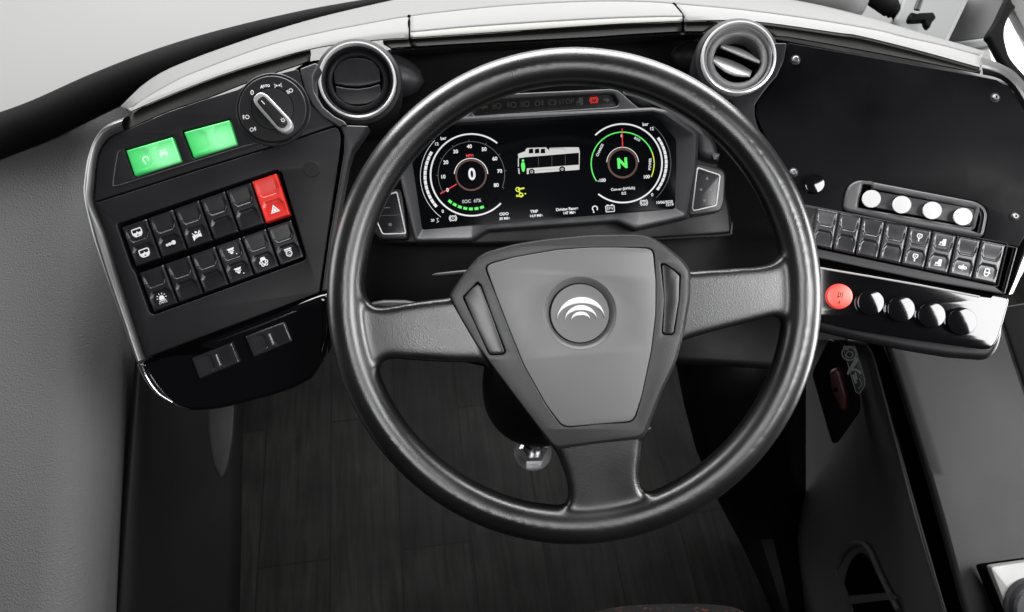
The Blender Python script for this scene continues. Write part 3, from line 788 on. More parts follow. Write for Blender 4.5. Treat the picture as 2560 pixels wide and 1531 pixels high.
# lower gloss section
lg = ZB([(330, 1150), (375, 1118), (1345, 756), (1392, 750), (1400, 860), (1395, 1010), (1370, 1130), (1300, 1240), (1200, 1295), (1050, 1345), (900, 1385), (760, 1415), (620, 1425), (540, 1405), (470, 1350), (400, 1265)])
FL = Frame(600, 830, .866, yaw=2, pitch=13)
TFL = TH[sp.name].inverted() @ FL.m
def tf(b): b.V = [tuple(TFL @ Vector(v)) for v in b.V]; return b
b = Bag(); b.prism(rnd(FL.L(lg, .002), .006, 6), -.045, .002, .010, 6); tf(b).build('lower_panel', 'gloss', sp)
b = Bag(); cs = FL.L(ZB([(330, 1152), (365, 1235), (425, 1315), (510, 1372)]), .004)
b.tube([(x, y, -.001) for x, y in cr(cs, 6)], [.0036 * (1 - .7 * k / 18) for k in range(19)], 12); tf(b).build('corner_trim', 'chrome', sp)
b = Bag(); b.tube([(*p, .0018) for p in FL.L(ZB([(770, 1020), (1000, 935), (1215, 852)]), .002)], [.0004, .0012, .0005], 8); tf(b).build('shelf_edge', 'satin', sp)
for q in (ZB([(625, 1115), (850, 1028), (895, 1140), (670, 1232)]), ZB([(928, 995), (1145, 915), (1190, 1022), (975, 1110)])):
    l = FL.L(q, .007); q2 = [l[1], l[2], l[3], l[0]]
    b = Bag(); rocker(b, q2, -.006, .0072, dep=.0016); tf(b).build('rocker_switch', 'switch2', sp, angle=50, merge=False)

# ================================================================== AIR VENTS
def vent(F, c_px, R, m_bowl, m_ring, closed, label, rot):
    t = thing('air_vent', label, 'air vent', F.m, 'round air vents on the dashboard')
    c = F(c_px); k = F.k(c_px)
    r = R * k
    b = Bag(); b.lathe(c, [(r * 1.10, -.09), (r * 1.16, -.03), (r * 1.17, -.012), (r * 1.13, -.004), (r * 1.04, -.002), (r * 1.03, -.008)], 72, cap=False); b.build('collar', 'matte', t)
    b = Bag(); b.lathe(c, [(r * 1.015, -.01), (r * 1.01, .002), (r * .99, .0050), (r * .95, .0054), (r * .93, .003), (r * .92, -.004)], 72, cap=False); b.build('outer_ring', m_ring, t)
    b = Bag(); b.lathe(c, [(r * .915, -.004), (r * .900, .0008), (r * .86, -.001), (r * .835, -.006), (r * .81, -.005), (r * .76, -.001), (r * .70, .0005), (r * .66, -.0015), (r * .64, -.008), (r * .63, -.03)], 72, cap=False); b.build('bowl', m_bowl, t)
    b = Bag(); b.lathe(c, [(r * .64, -.030), (.001, -.031)], 48); b.build('duct', 'gap', t)
    a = math.radians(rot); R2_ = Matrix.Rotation(a, 2)
    def loc(x, y): q = R2_ @ Vector((x * r, y * r)); return (c[0] + q.x, c[1] + q.y)
    if closed:
        up_ = [(-.60, -.05), (-.60, .27), (-.47, .47), (-.25, .58), (0, .61), (.25, .58), (.47, .47), (.59, .27), (.60, -.05), (.3, -.12), (0, -.15), (-.3, -.12)]
        dn_ = [(-.58, -.10), (-.3, -.175), (0, -.205), (.3, -.175), (.58, -.10), (.60, -.36), (.46, -.52), (.25, -.61), (0, -.63), (-.25, -.61), (-.45, -.52), (-.58, -.36)]
        for P in (up_, dn_):
            b = Bag(); b.prism(rnd([loc(*p) for p in P], r * .04, 3), -.012, -.0005, .0018, 4); b.build('flap', 'switch', t)
    else:
        for x0, x1, y0, y1, tilt in ((-.56, .58, .12, .30, -.8), (-.60, .50, -.36, -.10, -.7)):
            rows = []
            for j in range(9):
                v = j / 8; row = []
                for i in range(17):
                    u = i / 16; x = x0 + (x1 - x0) * u
                    bow = .10 * math.sin(math.pi * u) * (1 if v < .5 else 1.0)
                    y = y0 + (y1 - y0) * v - bow * (1 - v) * (1.4 if y0 < 0 else .2) + bow * v * (1.0 if y0 > 0 else .6)
                    row.append((*loc(x, y), -.014 + .014 * (1 - v) + .002 * math.sin(math.pi * v)))
                rows.append(row)
            b = Bag(); b.grid(rows); ob = b.build('louvre', 'bowl', t); md = ob.modifiers.new('thick', 'SOLIDIFY'); md.thickness = .0022
        b = Bag(); b.prism([loc(x, y) for x, y in ((-.60, .10), (.60, .10), (.60, .02), (-.60, .02))], -.016, -.004, .0005); b.build('louvre_bar', 'gap', t)
    return t
vent(Frame(893, 202, .905, yaw=6), (893.5, 202), 96, 'matte', 'ringwhite', True, 'round air vent with closed black flaps and pale ring above left switches', 4)
vent(Frame(1846, 145, .895, yaw=-5), (1845.7, 146), 92, 'bowl', 'ringwhite', False, 'round air vent with bright ring and open silver slats', -24)

# ================================================================== INSTRUMENT CLUSTER
F = Frame(1400, 420, .955, roll=4.3)
ic = thing('instrument_cluster', 'wide digital instrument display showing gauges and a white bus', 'instrument cluster', F.m)
RO = 0.0
hs = ZC([(900, 135), (1640, 92), (1800, 120), (2000, 210), (2250, 440), (2300, 560), (2370, 850), (2385, 1000), (2360, 1018), (1900, 1050), (800, 1085), (330, 1085), (110, 1075), (90, 1000), (60, 800), (300, 480), (560, 260)])
b = Bag(); b.prism(rnd(F.L(hs), .010), -.06, -.018, .004, 4); b.build('housing', 'matte', ic)
lp = ZC([(1850, 1052), (2100, 1038), (2350, 1022), (2378, 1000), (2384, 940)])
b = Bag(); b.tube([(*F(p), -.019) for p in cr(lp, 4)], [.0006] + [.0013] * 15 + [.0006], 8); b.build('housing_glint', 'satin', ic)  # satin tube shaped as the highlight along the housing's lower edge
inn = ZC([(540, 345), (1835, 272), (1890, 300), (2000, 430), (2003, 620), (1992, 868), (1780, 886), (1600, 900), (900, 958), (700, 975), (395, 1000), (330, 560)])
lip = ZC([(520, 325), (1850, 248), (1925, 265), (2118, 400), (2105, 620), (2055, 905), (1750, 976), (1640, 925), (800, 985), (700, 1050), (365, 1056), (262, 620)])
out = ZC([(490, 296), (1853, 228), (1940, 245), (2140, 388), (2125, 625), (2075, 922), (1745, 998), (1625, 945), (805, 1003), (705, 1070), (352, 1075), (244, 618)])
bk = ZC([(485, 290), (1854, 224), (1944, 240), (2148, 384), (2132, 627), (2082, 928), (1742, 1006), (1622, 953), (808, 1011), (706, 1078), (348, 1083), (238, 617)])
rr = [4, 6, 8, 8, 8, 6, 6, 6, 6, 6, 6, 6]
def lp3(P, w, r=1.0): return [(x, y, w) for x, y in F.L(rnd(P, [q * r for q in rr], 4), max(0, w))]
b = Bag(); b.loft([lp3(inn, -.001), lp3(inn, .0), lp3([(p[0] * .12 + q[0] * .88, p[1] * .12 + q[1] * .88) for p, q in zip(inn, lip)], .0115), lp3([(p[0] * .0 + q[0], q[1]) for p, q in zip(inn, lip)], .0128), lp3([(p[0] * .5 + q[0] * .5, p[1] * .5 + q[1] * .5) for p, q in zip(lip, out)], .0132), lp3(out, .0118), lp3(bk, .008), lp3(bk, -.02)])
b.build('bezel', 'matte2', ic, angle=30)
# top warning-light bar
tb = ZC([(640, 300), (700, 255), (830, 158), (900, 140), (1590, 108), (1640, 120), (1700, 175), (1760, 225), (1780, 236)])
tb = tb + ZC([(1760, 240), (1400, 262), (1000, 284)])
tr = ZC([(715, 262), (735, 232), (800, 188), (900, 178), (1580, 138), (1610, 145), (1640, 195), (1632, 215), (1600, 222), (725, 278)])
b = Bag(); b.prism([rnd(F.L(tb, .008), .004), rnd(F.L(tr, .008), .002)], -.01, .0095, .0022, 4); b.build('warning_light_frame', 'matte2', ic)
b = Bag(); b.prism(rnd(F.L(grow(tr, 2)), .002), -.004, .001, .0003); tl = b.build('warning_light_bar', 'telltale', ic)
s_ = Bag(); w_ = .0013
def zc(x, y, w=.0005): return F(one(ZC, x, y), w)
kk = F.k((1400, 420)) / 2.5327      # metres per C pixel
TR = math.radians(4.3) - math.radians(4.3)
for kx, ky, kd in ((780, 224, 'arrow_l'), (866, 216, 'head'), (960, 210, 'fog'), (1045, 204, 'head'), (1135, 200, 'fogr'), (1218, 195, 'brake'), (1392, 186, 'pump')):
    draw(kd, s_, zc(kx, ky, w_), 58 * kk, 0, w_)
draw('arrow_r', s_, zc(1562, 178, w_), 42 * kk, -.2, w_)
s_.text('STOP', zc(1305, 190, w_), 42 * kk, w_)
s_.build('symbol', 'inktell', tl, merge=False)
s_ = Bag(); draw('brake', s_, zc(1481, 179, w_), 60 * kk, 0, w_); s_.text('P', zc(1481, 179, w_), 30 * kk, w_); s_.build('symbol', 'e_red', tl, merge=False, label='lit red parking brake symbol')
# outer crest on the right
cr_ = G2([(385, 82), (450, 84), (560, 112), (760, 195), (1050, 372), (1200, 495), (1240, 560), (1275, 728), (1130, 690), (1075, 640), (1062, 500), (1010, 430), (760, 236), (560, 222), (470, 170)])
b = Bag(); b.prism(rnd(F.L(cr_, .0), .004, 5), -.03, .004, .008, 6); b.build('crest', 'matte2', ic)
# button pods
def pod(ring, frame_, keys, label):
    b = Bag(); b.prism(rnd(F.L(frame_, .004), .004, 5), -.02, .006, .003, 4); p = b.build('button_pod', 'matte2', ic, label=label)
    rl = rnd(F.L(ring, .007), .003, 5)
    c_ = Vector((sum(x for x, y in rl) / len(rl), sum(y for x, y in rl) / len(rl)))
    rl2 = rnd(F.L(grow(ring, -3.2), .007), .0025, 5)
    b = Bag(); b.prism([rl, rl2], .003, .0085, .0006); b.build('pod_ring', 'emblem', p)
    b = Bag(); b.prism(rl2, .003, .0068, .0004); b.build('key_pad', 'switch', p)
    s_ = Bag()
    keys(s_)
    s_.build('symbol', 'inkdim', p, merge=False)
def k1(s_):
    for x, y, a in ((1158, 868, 90), (1100, 970, 180), (1195, 970, 0), (1135, 1070, -90)):
        c_ = Vector(F(one(G2, x, y), .007)); R_a = Matrix.Rotation(math.radians(a), 2)
        s_.poly([tuple(c_ + R_a @ Vector(v) * .0020) for v in ((1, 0), (-.9, .9), (-.9, -.9))], .0071)
pod(G2([(1066, 768), (1278, 840), (1243, 1115), (1040, 1163), (1022, 1140)]), G2([(1045, 738), (1085, 736), (1295, 790), (1322, 840), (1310, 1080), (1275, 1165), (1020, 1205), (990, 1190), (1010, 1000)]), k1, 'right button pod with four arrow keys')
def k2(s_):
    q = [F(p, .007) for p in ZC([(150, 862), (190, 860)])]; s_.stroke(q, .0008, .0071)
    s_.poly(F.L(ZC([(180, 960), (200, 958), (202, 975), (182, 977)]), .007), .0071)
    s_.stroke([F(p, .007) for p in ZC([(105, 912), (268, 905)])], .0004, .0071)
pod(ZC([(120, 800), (236, 755), (295, 1028), (140, 1032), (98, 930)]), ZC([(60, 790), (240, 738), (270, 750), (300, 1040), (290, 1060), (130, 1060), (85, 1010), (60, 900)]), k2, 'left button pod with two keys')
# screen
b = Bag(); b.prism(rnd(F.L(grow(inn, 2)), .004), -.006, .0002, .0001); scr = b.build('screen', 'screen', ic)
W = .0006
def newink():
    global ew, eg, en, ey, er_, eb, ed, INK
    INK = {k: Bag() for k in ('e_white', 'e_grey', 'e_green', 'e_yellow', 'e_red', 'e_brown', 'e_dark')}
    ew, eg, en, ey, er_, eb, ed = INK.values()
SUB = dict(e_white='scale', e_grey='tick_ring', e_green='green_arc', e_yellow='yellow_arc', e_red='needle', e_brown='dial_ring', e_dark='unlit_marks')
def flush(name, main='e_white', label=None, **sub):
    o = INK[main].build(name, main, ic, merge=False, label=label)
    for k_, b_ in INK.items():
        if k_ != main and b_.V: b_.build(sub.get(k_, SUB[k_]), k_, o, merge=False)
    newink()
newink()
g1 = lambda x, y: F(one(G1, x, y), W)
g2 = lambda x, y: F(one(G2, x, y), W)
kg = F.k((1400, 420)) / 3.534
# In this roll-aligned frame photo angles shift by the roll
RL = -4.3
def arc(bg_, conv_, c, r, a0, a1, wd, w=W, n=None):
    """arc given in photo (zoom) pixels"""
    n = n or max(8, int(abs(a1 - a0) / 3))
    pts = [F(one(conv_, c[0] + r * math.cos(math.radians(a0 + (a1 - a0) * i / n)), c[1] - r * math.sin(math.radians(a0 + (a1 - a0) * i / n))), w) for i in range(n + 1)]
    bg_.stroke(pts, wd * kg, w)
def txt(bg_, s, conv_, x, y, size, rot=0.0, bold=.0001, w=W, sx=1.0, kz=None):
    bg_.text(s, F(one(conv_, x, y), w), size * (kz or kg), w, math.radians(rot), bold=bold, sx=sx)
C1 = (843, 840)
arc(ew, G1, C1, 361, 51, 316, 14)
arc(eg, G1, C1, 294, -22, 213, 4)
for a in range(-22, 214, 29): 
    p = [F(one(G1, C1[0] + r * math.cos(math.radians(a)), C1[1] - r * math.sin(math.radians(a))), W) for r in (292, 312)]; eg.stroke(p, 4 * kg, W)
for s, x, y in (('0', 632, 975), ('10', 592, 858), ('20', 617, 730), ('30', 703, 635), ('40', 825, 590), ('50', 955, 615), ('60', 1050, 698), ('70', 1092, 808), ('80', 1062, 932)): txt(ew, s, G1, x, y, 44, bold=.00018)
arc(ew, G1, (840, 842), 148, 4, 176, 7)
arc(eb, G1, (840, 842), 132, 0, 360, 15)
txt(ew, '0', G1, 848, 838, 140, bold=.0006, sx=.9)
er_.stroke([g1(568, 1008), g1(712, 922)], 9 * kg, W + .0001)
txt(eg, 'SOC  67%', G1, 845, 1072, 40, bold=.0002); txt(ew, 'SOC  67%', G1, 845, 1072, 40)
for i in range(7):
    a = 231.5 + 9.4 * i; arc(en, G1, (843, 838), 303, a - 3.3, a + 3.3, 24, n=4)
for i in range(7, 10):
    a = 231.5 + 9.4 * i; arc(ed, G1, (843, 838), 303, a - 3.3, a + 3.3, 24, n=4)
arc(ew, G1, (845, 850), 453, 136, 233, 4)
for i in range(12):
    a = 151.5 + 6.1 * i; arc(ew, G1, (845, 850), 412, a - 2.7, a + 2.7, 25, n=3)
txt(ew, 'bar', G1, 595, 517, 40, 3); txt(ew, '12', G1, 535, 568, 38); txt(ew, '0', G1, 590, 1163, 38)
flush('speed_gauge', label='round speed gauge reading 0', e_green='charge_bar')
ew.stroke([g1(*p) for p in ((532, 1228), (552, 1222), (540, 1240), (556, 1250), (534, 1262))], 5 * kg, W)
txt(ew, '20', G1, 500, 1242, 30); flush('readout')
txt(er_, 'MPH', G1, 828, 671, 33, bold=.00015); flush('readout', 'e_red')
draw('brake', ew, g1(680, 1223), 78 * kg, 0, W); txt(ew, '1', G1, 680, 1223, 34)
flush('brake_symbol')
txt(ew, 'ODO', G1, 1131, 1186, 34, bold=.00016); txt(ew, '30 Mile', G1, 1136, 1226, 32, bold=.00014)
flush('readout'); txt(ew, 'TRIP', G1, 1397, 1164, 34, bold=.00016); txt(ew, '14.9 Mile', G1, 1415, 1201, 32, bold=.00014)
kc = kg * 3.534 / 2.5327
flush('readout'); txt(ew, 'Driving Range', ZC, 1311, 869, 25, kz=kc, bold=.00014); txt(ew, '147 Mile', ZC, 1325, 893, 23, kz=kc, bold=.00014)
flush('readout')
draw('omega', ew, zc(1488, 868), 46 * kc, .1, W); flush('omega_symbol'); draw('battery', ew, zc(1583, 864), 54 * kc, 0, W)
flush('battery_symbol')
draw('cable', ey, zc(1017, 760), 62 * kc, .05, W)
flush('cable_symbol', 'e_yellow')
# right gauge
C2 = (413, 737); K2 = 3.534 / 3.5326
arc(ew, G2, C2, 347, 134.5, -128.4, 14)
arc(en, G2, (412, 740), 278, 213.7, 21, 10); arc(ey, G2, (412, 740), 278, 21, -25, 9)
for a in (160, 130, 95, 60, 35, 0): p = [F(one(G2, 412 + r * math.cos(math.radians(a)), 740 - r * math.sin(math.radians(a))), W) for r in (272, 290)]; eg.stroke(p, 4 * kg, W + .0001)
txt(ew, '0', G2, 405, 497, 38); txt(ew, '-100', G2, 226, 889, 40, bold=.00016); txt(ew, '100', G2, 622, 858, 40, bold=.00016)
txt(ew, 'CHARGE', G2, 211, 622, 30, 60); txt(ew, 'ECO', G2, 540, 525, 28, -32); txt(ew, 'POWER', G2, 654, 745, 30, 82)
er_.stroke([g2(407, 432), g2(411, 598)], 9 * kg, W + .0002)
arc(ew, G2, (412, 737), 141, 4, 176, 6); arc(eb, G2, (412, 737), 125, 0, 360, 18)
txt(en, 'N', G2, 410, 740, 118, bold=.0009)
txt(ew, 'Con-av (kWh/h)', G2, 415, 963, 32); txt(ew, '0.5', G2, 423, 1003, 34)
draw('brake', ew, g2(600, 1085), 78 * kg, 0, W); txt(ew, '2', G2, 600, 1085, 34)
GD = (ew, INK)
txt(ew, '10/06/2020', G2, 780, 1081, 33); txt(ew, '12:19', G2, 826, 1104, 32)
arc(eg, G2, C2, 425, 51, -46, 4)
for i in range(12):
    a = 33.2 - 6.2 * i; arc(ew, G2, C2, 384, a + 2.8, a - 2.8, 23, n=3)
txt(ew, 'bar', G2, 613, 393, 40); txt(ew, '12', G2, 668, 433, 38); txt(ew, '0', G2, 673, 1016, 38)
flush('power_gauge', label='round power gauge with green N')
# bus picture
INK['e_coach'] = Bag(); bw = INK['e_coach']
bw.poly(F.L(ZC([(1000, 520), (1045, 503), (1052, 487), (1062, 482), (1178, 478), (1188, 490), (1195, 496), (1200, 482), (1300, 478), (1385, 478), (1392, 505), (1390, 512), (1052, 540), (1020, 545), (1003, 548)]), W), W)
bw.poly(F.L(ZC([(1056, 612), (1390, 588), (1389, 620), (1298, 627), (1292, 604), (1268, 604), (1262, 630), (1105, 642), (1098, 620), (1078, 620), (1070, 646), (1056, 648)]), W), W)
bw.poly(F.L(ZC([(1000, 548), (1006, 548), (1006, 600), (1000, 602)]), W), W); bw.poly(F.L(ZC([(1000, 610), (1008, 612), (1012, 648), (1004, 645)]), W), W); bw.poly(F.L(ZC([(1386, 508), (1392, 508), (1390, 600), (1386, 600)]), W), W)
for x, y in ((1087, 633), (1280, 617)):
    p = zc(x, y); ed.dot(p, 19 * kc, W + .0001); bw.dot(p, 9 * kc, W + .0002); ed.dot(p, 5 * kc, W + .0003)
for x in (1082, 1120, 1157):
    ed.poly(F.L(ZC([(x - 13, 497), (x - 10, 488), (x + 14, 486), (x + 16, 515), (x - 13, 517)]), W + .0001), W + .0001)
eg.stroke(F.L(ZC([(1200, 505), (1200, 488), (1290, 483), (1300, 500)]), W + .0001), 3 * kg, W + .0001)
ed.poly(F.L(ZC([(1056, 545), (1385, 517), (1384, 586), (1056, 608)]), W), W)
en.dot(zc(1032, 562), 8 * kc, W + .0002); en.poly(F.L(rnd(ZC([(1020, 578), (1030, 570), (1042, 576), (1046, 605), (1040, 633), (1028, 634), (1020, 600)]), 4), W + .0002), W + .0002)
eg.stroke(F.L(ZC([(1056, 628), (1265, 614)]), W + .0001), 2 * kg, W + .0001)
for x in (1130, 1215, 1300): eg.stroke(F.L(ZC([(x, 540 - (x - 1130) * .08), (x, 602 - (x - 1130) * .07)]), W + .0002), 2 * kg, W + .0002)
flush('bus_picture', 'e_coach', label='white bus picture with green figure', e_green='passenger_figure', e_dark='bus_windows')

# ================================================================== RIGHT CONTROL PANEL
F = Frame(2240, 560, .868, yaw=-12)
cp = thing('control_console', 'black right control panel with screwed cover, caps and rocker row', 'control panel', F.m)
pl = ZD([(716, 284), (1950, 500), (2100, 530), (2190, 590), (2290, 760), (2360, 960), (2390, 1100)]) + ZE([(1790, 430), (1705, 575), (1480, 528), (1450, 515), (1485, 350), (1470, 290), (1400, 245), (560, 88), (500, 100), (450, 170), (425, 318), (150, 276), (90, 250)]) + ZD([(560, 900), (500, 760), (512, 670), (600, 570), (690, 400)])
b = Bag(); b.prism(F.L(pl, .004), -.004, .004, .0008); b.build('cover_plate', 'cover', cp)
bb = ZD([(640, 285), (1990, 510), (2200, 560), (2400, 1000)]) + ZE([(1800, 430), (1640, 930), (1000, 830), (240, 690), (60, 600)]) + ZD([(500, 900), (440, 700), (600, 500)])
b = Bag(); b.prism(rnd(F.L(bb), .004), -.09, -.004, .002); b.build('backing', 'gap', cp)
# trim between the vent and the cover
vt = ZD([(625, 285), (708, 286), (692, 395), (640, 510), (590, 565), (515, 665), (495, 700), (495, 760), (512, 830), (548, 905), (430, 800), (330, 660), (500, 600), (600, 480)])
b = Bag(); b.prism(rnd(F.L(vt, .006), .002), -.01, .006, .0015, 4); b.build('vent_surround', 'matte', cp)
for x, y in ((765, 400), (750, 1145), (2085, 650), (2215, 1435)):
    c = F(one(ZD, x, y), .004); k = F.k(one(ZD, x, y)) / 2.65
    b = Bag(); b.lathe(c, [(34 * k, .0035), (33 * k, .0048), (29 * k, .0052)], 28); o = b.build('screw', 'matte', cp)
    b = Bag(); b.lathe(c, [(25 * k, .005), (22 * k, .0070), (15 * k, .0080), (9 * k, .0080), (8 * k, .0060), (.0001, .0058)], 28); b.build('screw_head', 'edgemetal', o)
# round knob
def knob(c_px, R, m, name, h=.009, dome=.0015, label=None, base=.004, tilt=0.0):
    c = F(c_px, base + h); k = F.k(c_px, base + h); r = R * k
    b = Bag(); b.lathe(c, [(r * 1.04, base - .002), (r * 1.04, base + .0006), (r * .99, base + .0008), (r * .99, base + h - .0008), (r * .96, base + h - .0001), (r * .92, base + h), (r * .6, base + h + dome * .6), (r * .3, base + h + dome * .9), (.0002, base + h + dome)], 56); b.rocked(0, c, tilt)
    return b.build(name, m, cp, label=label)
knob(one(ZD, 893, 1215), 25, 'gloss', 'round_knob', .008, .0007, tilt=.12)
# cap holder
hd = ZE([(432, 308), (445, 200), (475, 120), (540, 88), (600, 92), (1400, 245), (1465, 285), (1485, 345), (1470, 420), (1450, 510), (940, 420)])
rc = ZE([(575, 118), (632, 122), (645, 148), (1395, 295), (1362, 430), (1335, 428), (540, 288)])
b = Bag(); b.prism([rnd(F.L(hd, .008), .006, 6), rnd(F.L(rc, .008), .0015)], -.003, .009, .0035, 5); ch = b.build('cap_holder', 'holder', cp)
b = Bag(); b.prism(rnd(F.L(grow(rc, 2), .003), .0015), -.003, .003, .0003); b.build('recess_floor', 'gap', ch)
b = Bag(); b.prism(rnd(F.L(ZE([(600, 158), (1392, 300), (1362, 425), (592, 275)]), .005), .001), .001, .0055, .0006); b.build('cap_rail', 'matte2', ch)
for x, y in ((637, 225), (858, 268), (1080, 310), (1303, 355)):
    w1 = .014; c = F(one(ZE, x, y), w1); r = 67 * F.k(one(ZE, x, y), w1) / 2.91
    b = Bag(); b.lathe(c, [(r * .8, .005), (r * .8, w1 - .003), (r * .98, w1 - .0025), (r, w1 - .0012), (r * .97, w1), (.0002, w1 + .0002)], 48); b.build('round_cap', 'cap', ch)
# rocker row and its surround
sur = ZE([(80, 262), (240, 290), (1620, 562), (1702, 578), (1608, 922), (1000, 815), (245, 655), (60, 610)])
pk = ZE([(150, 275), (1622, 556), (1552, 856), (1530, 858), (120, 562)])
b = Bag(); b.prism([rnd(F.L(sur, .004), .002), rnd(F.L(pk, .004), .001)], -.004, .0042, .0012); b.build('switch_surround', 'matte2', cp)
RQ = ZE([(238, 290), (1618, 560), (1546, 850), (192, 560)])
kinds = [None, None, None, None, ('key', 'key'), ('pump', 'pump'), (None, 'drop'), (None, 'can')]
switch_row(F, RQ, 8, kinds, cp, .0085, .05, m='switch2', ssz=.0085)
# gloss panel
gp = ZE([(150, 690), (255, 700), (900, 812), (1620, 940), (1640, 960), (1600, 1110), (1552, 1260), (1515, 1308), (1465, 1325), (1250, 1296), (900, 1245), (500, 1180), (255, 1120), (150, 1080)])
b = Bag(); b.prism(rnd(F.L(gp, .004), .005, 5), -.02, .004, .0018, 5); b.build('gloss_panel', 'gloss', cp)
sl = ZE([(250, 702), (900, 815), (1528, 925), (1505, 948), (1440, 940), (900, 835), (250, 715)])
b = Bag(); b.prism(F.L(sl, .0043), .002, .0044, .0001); b.build('slot', 'gap', cp)
b = Bag(); b.tube([(*F(p, .004), .0044) for p in ZE([(255, 728), (600, 786), (1000, 856), (1420, 938)])], .0011, 8); b.build('slot_glint', 'ringwhite', cp)  # pale tube paints the bright reflected line below the slot
ub = ZE([(150, 1000), (1590, 1000), (1600, 1200), (1575, 1300), (1530, 1372), (1470, 1405), (1200, 1385), (900, 1335), (560, 1265), (260, 1190), (120, 1150)])
b = Bag(); b.prism(rnd(F.L(ub, -.01), .006, 5), -.07, -.010, .008, 6); b.build('underside', 'matte', cp)
# push buttons
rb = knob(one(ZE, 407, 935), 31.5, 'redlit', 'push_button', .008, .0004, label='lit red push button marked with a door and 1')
c = F(one(ZE, 410, 925), .0135)
s_ = Bag(); draw('door', s_, c, .0082, -.20, .01345); s_.text('1', F(one(ZE, 402, 980), .0135), .0048, .01345, -.2, bold=.0002)
s_.build('symbol', 'inkdark', rb, merge=False)
for x, y, r, tl_ in ((632, 980, 33, .062), (853, 1027, 34, .046), (1075, 1072, 34, .028), (1298, 1118, 36, .012)): knob(one(ZE, x, y), r, 'gloss', 'push_button', .009, .0007, tilt=tl_)

# ================================================================== STEERING WHEEL
F = Frame(1435, 740, .80)
sw = thing('steering_wheel', 'large black grained three-spoke steering wheel with grey hub', 'steering wheel', F.m)
S = .80 / FPX
b = Bag(); loops = []
NR = 150; RM = 570 * S; RT = 47.5 * S
loops = []
for i in range(NR + 1):
    a = 2 * math.pi * i / NR; c_, s2 = math.cos(a), math.sin(a)
    loops.append([((RM * 1.0 + RT * math.cos(p)) * c_, (RM * 1.006 + RT * math.cos(p)) * s2, RT * math.sin(p)) for p in [2 * math.pi * j / 24 for j in range(24)]])
b.loft(loops)
spokes = [
    [(60, 250), (175, 225), (193, 270), (200, 312), (222, 350), (268, 368), (420, 345), (575, 326), (660, 320), (760, 650), (720, 614), (600, 612), (400, 602), (318, 596), (280, 608), (258, 650), (262, 720), (290, 780), (180, 800), (100, 600)],
    [(1560, 210), (1620, 210), (1800, 198), (1930, 188), (1990, 175), (2030, 145), (2045, 95), (2040, 40), (2150, 60), (2180, 300), (2150, 520), (2045, 560), (2055, 470), (2040, 425), (2005, 410), (1930, 425), (1700, 485), (1590, 520), (1540, 540)],
    [(1000, 900), (1038, 1000), (1060, 1050), (1085, 1120), (1097, 1180), (1092, 1225), (1065, 1246), (1000, 1243), (960, 1240), (980, 1300), (1250, 1330), (1550, 1250), (1545, 1160), (1490, 1186), (1450, 1188), (1420, 1165), (1408, 1110), (1412, 1040), (1422, 955), (1440, 880)],
]
for sp_ in spokes:
    b.prism(F.L(cr(ZW(sp_), 4, True)), -.013, .010, .004, 3)
frame_ob = b.build('rim', 'leather', sw, angle=180)
md = frame_ob.modifiers.new('r', 'REMESH'); md.mode = 'VOXEL'; md.voxel_size = .0021; md.use_smooth_shade = True
md = frame_ob.modifiers.new('s', 'SMOOTH'); md.factor = .5; md.iterations = 34
dg = bpy.context.evaluated_depsgraph_get(); dg.update()
me = bpy.data.meshes.new_from_object(frame_ob.evaluated_get(dg)); frame_ob.modifiers.clear(); frame_ob.data = me; me.name = 'rim'
me.polygons.foreach_set('use_smooth', [True] * len(me.polygons))
if not me.materials: me.materials.append(M['leather'])
# hub shell
shell = ZW([(575, 322), (600, 275), (650, 205), (700, 150), (735, 128), (860, 92), (1000, 70), (1200, 52), (1400, 50), (1452, 60), (1520, 100), (1600, 165), (1625, 205), (1625, 330), (1600, 480), (1560, 620), (1500, 745), (1424, 938), (1230, 962), (1038, 986), (960, 890), (760, 625), (690, 530), (620, 410)])
cover = ZW([(735, 195), (752, 178), (860, 148), (1050, 115), (1200, 105), (1330, 105), (1450, 110), (1470, 124), (1482, 250), (1481, 400), (1462, 560), (1420, 760), (1388, 856), (1368, 872), (1230, 883), (1095, 895), (1064, 884), (1000, 800), (900, 622), (838, 470), (780, 320)])
padL = ZH([(218, 682), (285, 605), (348, 548), (378, 572), (480, 850), (602, 1185), (585, 1208), (478, 1217), (452, 1198), (330, 940)])
padR = ZH([(2056, 378), (2082, 372), (2160, 418), (2228, 478), (2220, 700), (2170, 1012), (2150, 1030), (2082, 1026), (2064, 1005), (2082, 700)])
ZT = .018
b = Bag()
b.prism([rnd(F.L(shell, ZT), .006, 5), rnd(F.L(grow(cover, 4.2), ZT), .004, 3), rnd(F.L(grow(padL, 2.4), ZT), .0015, 3), rnd(F.L(grow(padR, 2.4), ZT), .0015, 3)], -.03, ZT, .0011, 3)
# soft shoulder round the outside of the shell
b.build('hub_shell', 'hubshell', sw)
b = Bag(); so = rnd(F.L(grow(shell, -.5), ZT), .006, 5); si = rnd(F.L(grow(shell, 5), .0), .008, 5)
b.loft([[(x, y, ZT - .0012) for x, y in so], [(x * .3 + u * .7, y * .3 + v * .7, ZT - .004) for (x, y), (u, v) in zip(so, si)], [(u, v, .005) for u, v in si], [(u, v, -.02) for u, v in si]])
b.build('shell_shoulder', 'hubshell', sw, angle=60)
b = Bag(); b.prism(rnd(F.L(grow(shell, -8), ZT), .004, 3), -.028, .0105, .0005); b.build('hub_base', 'gap', sw)
ec = F(one(ZW, 1149, 395), ZT + .001); kw = F.k((1450, 785), ZT) / 1.7664
b = Bag(); b.prism([rnd(F.L(cover, ZT + .001), .004, 5), circ(ec, 158 * kw, 72)], .0, ZT + .0012, .0009, 3); hc = b.build('hub_cover', 'hubcover', sw)
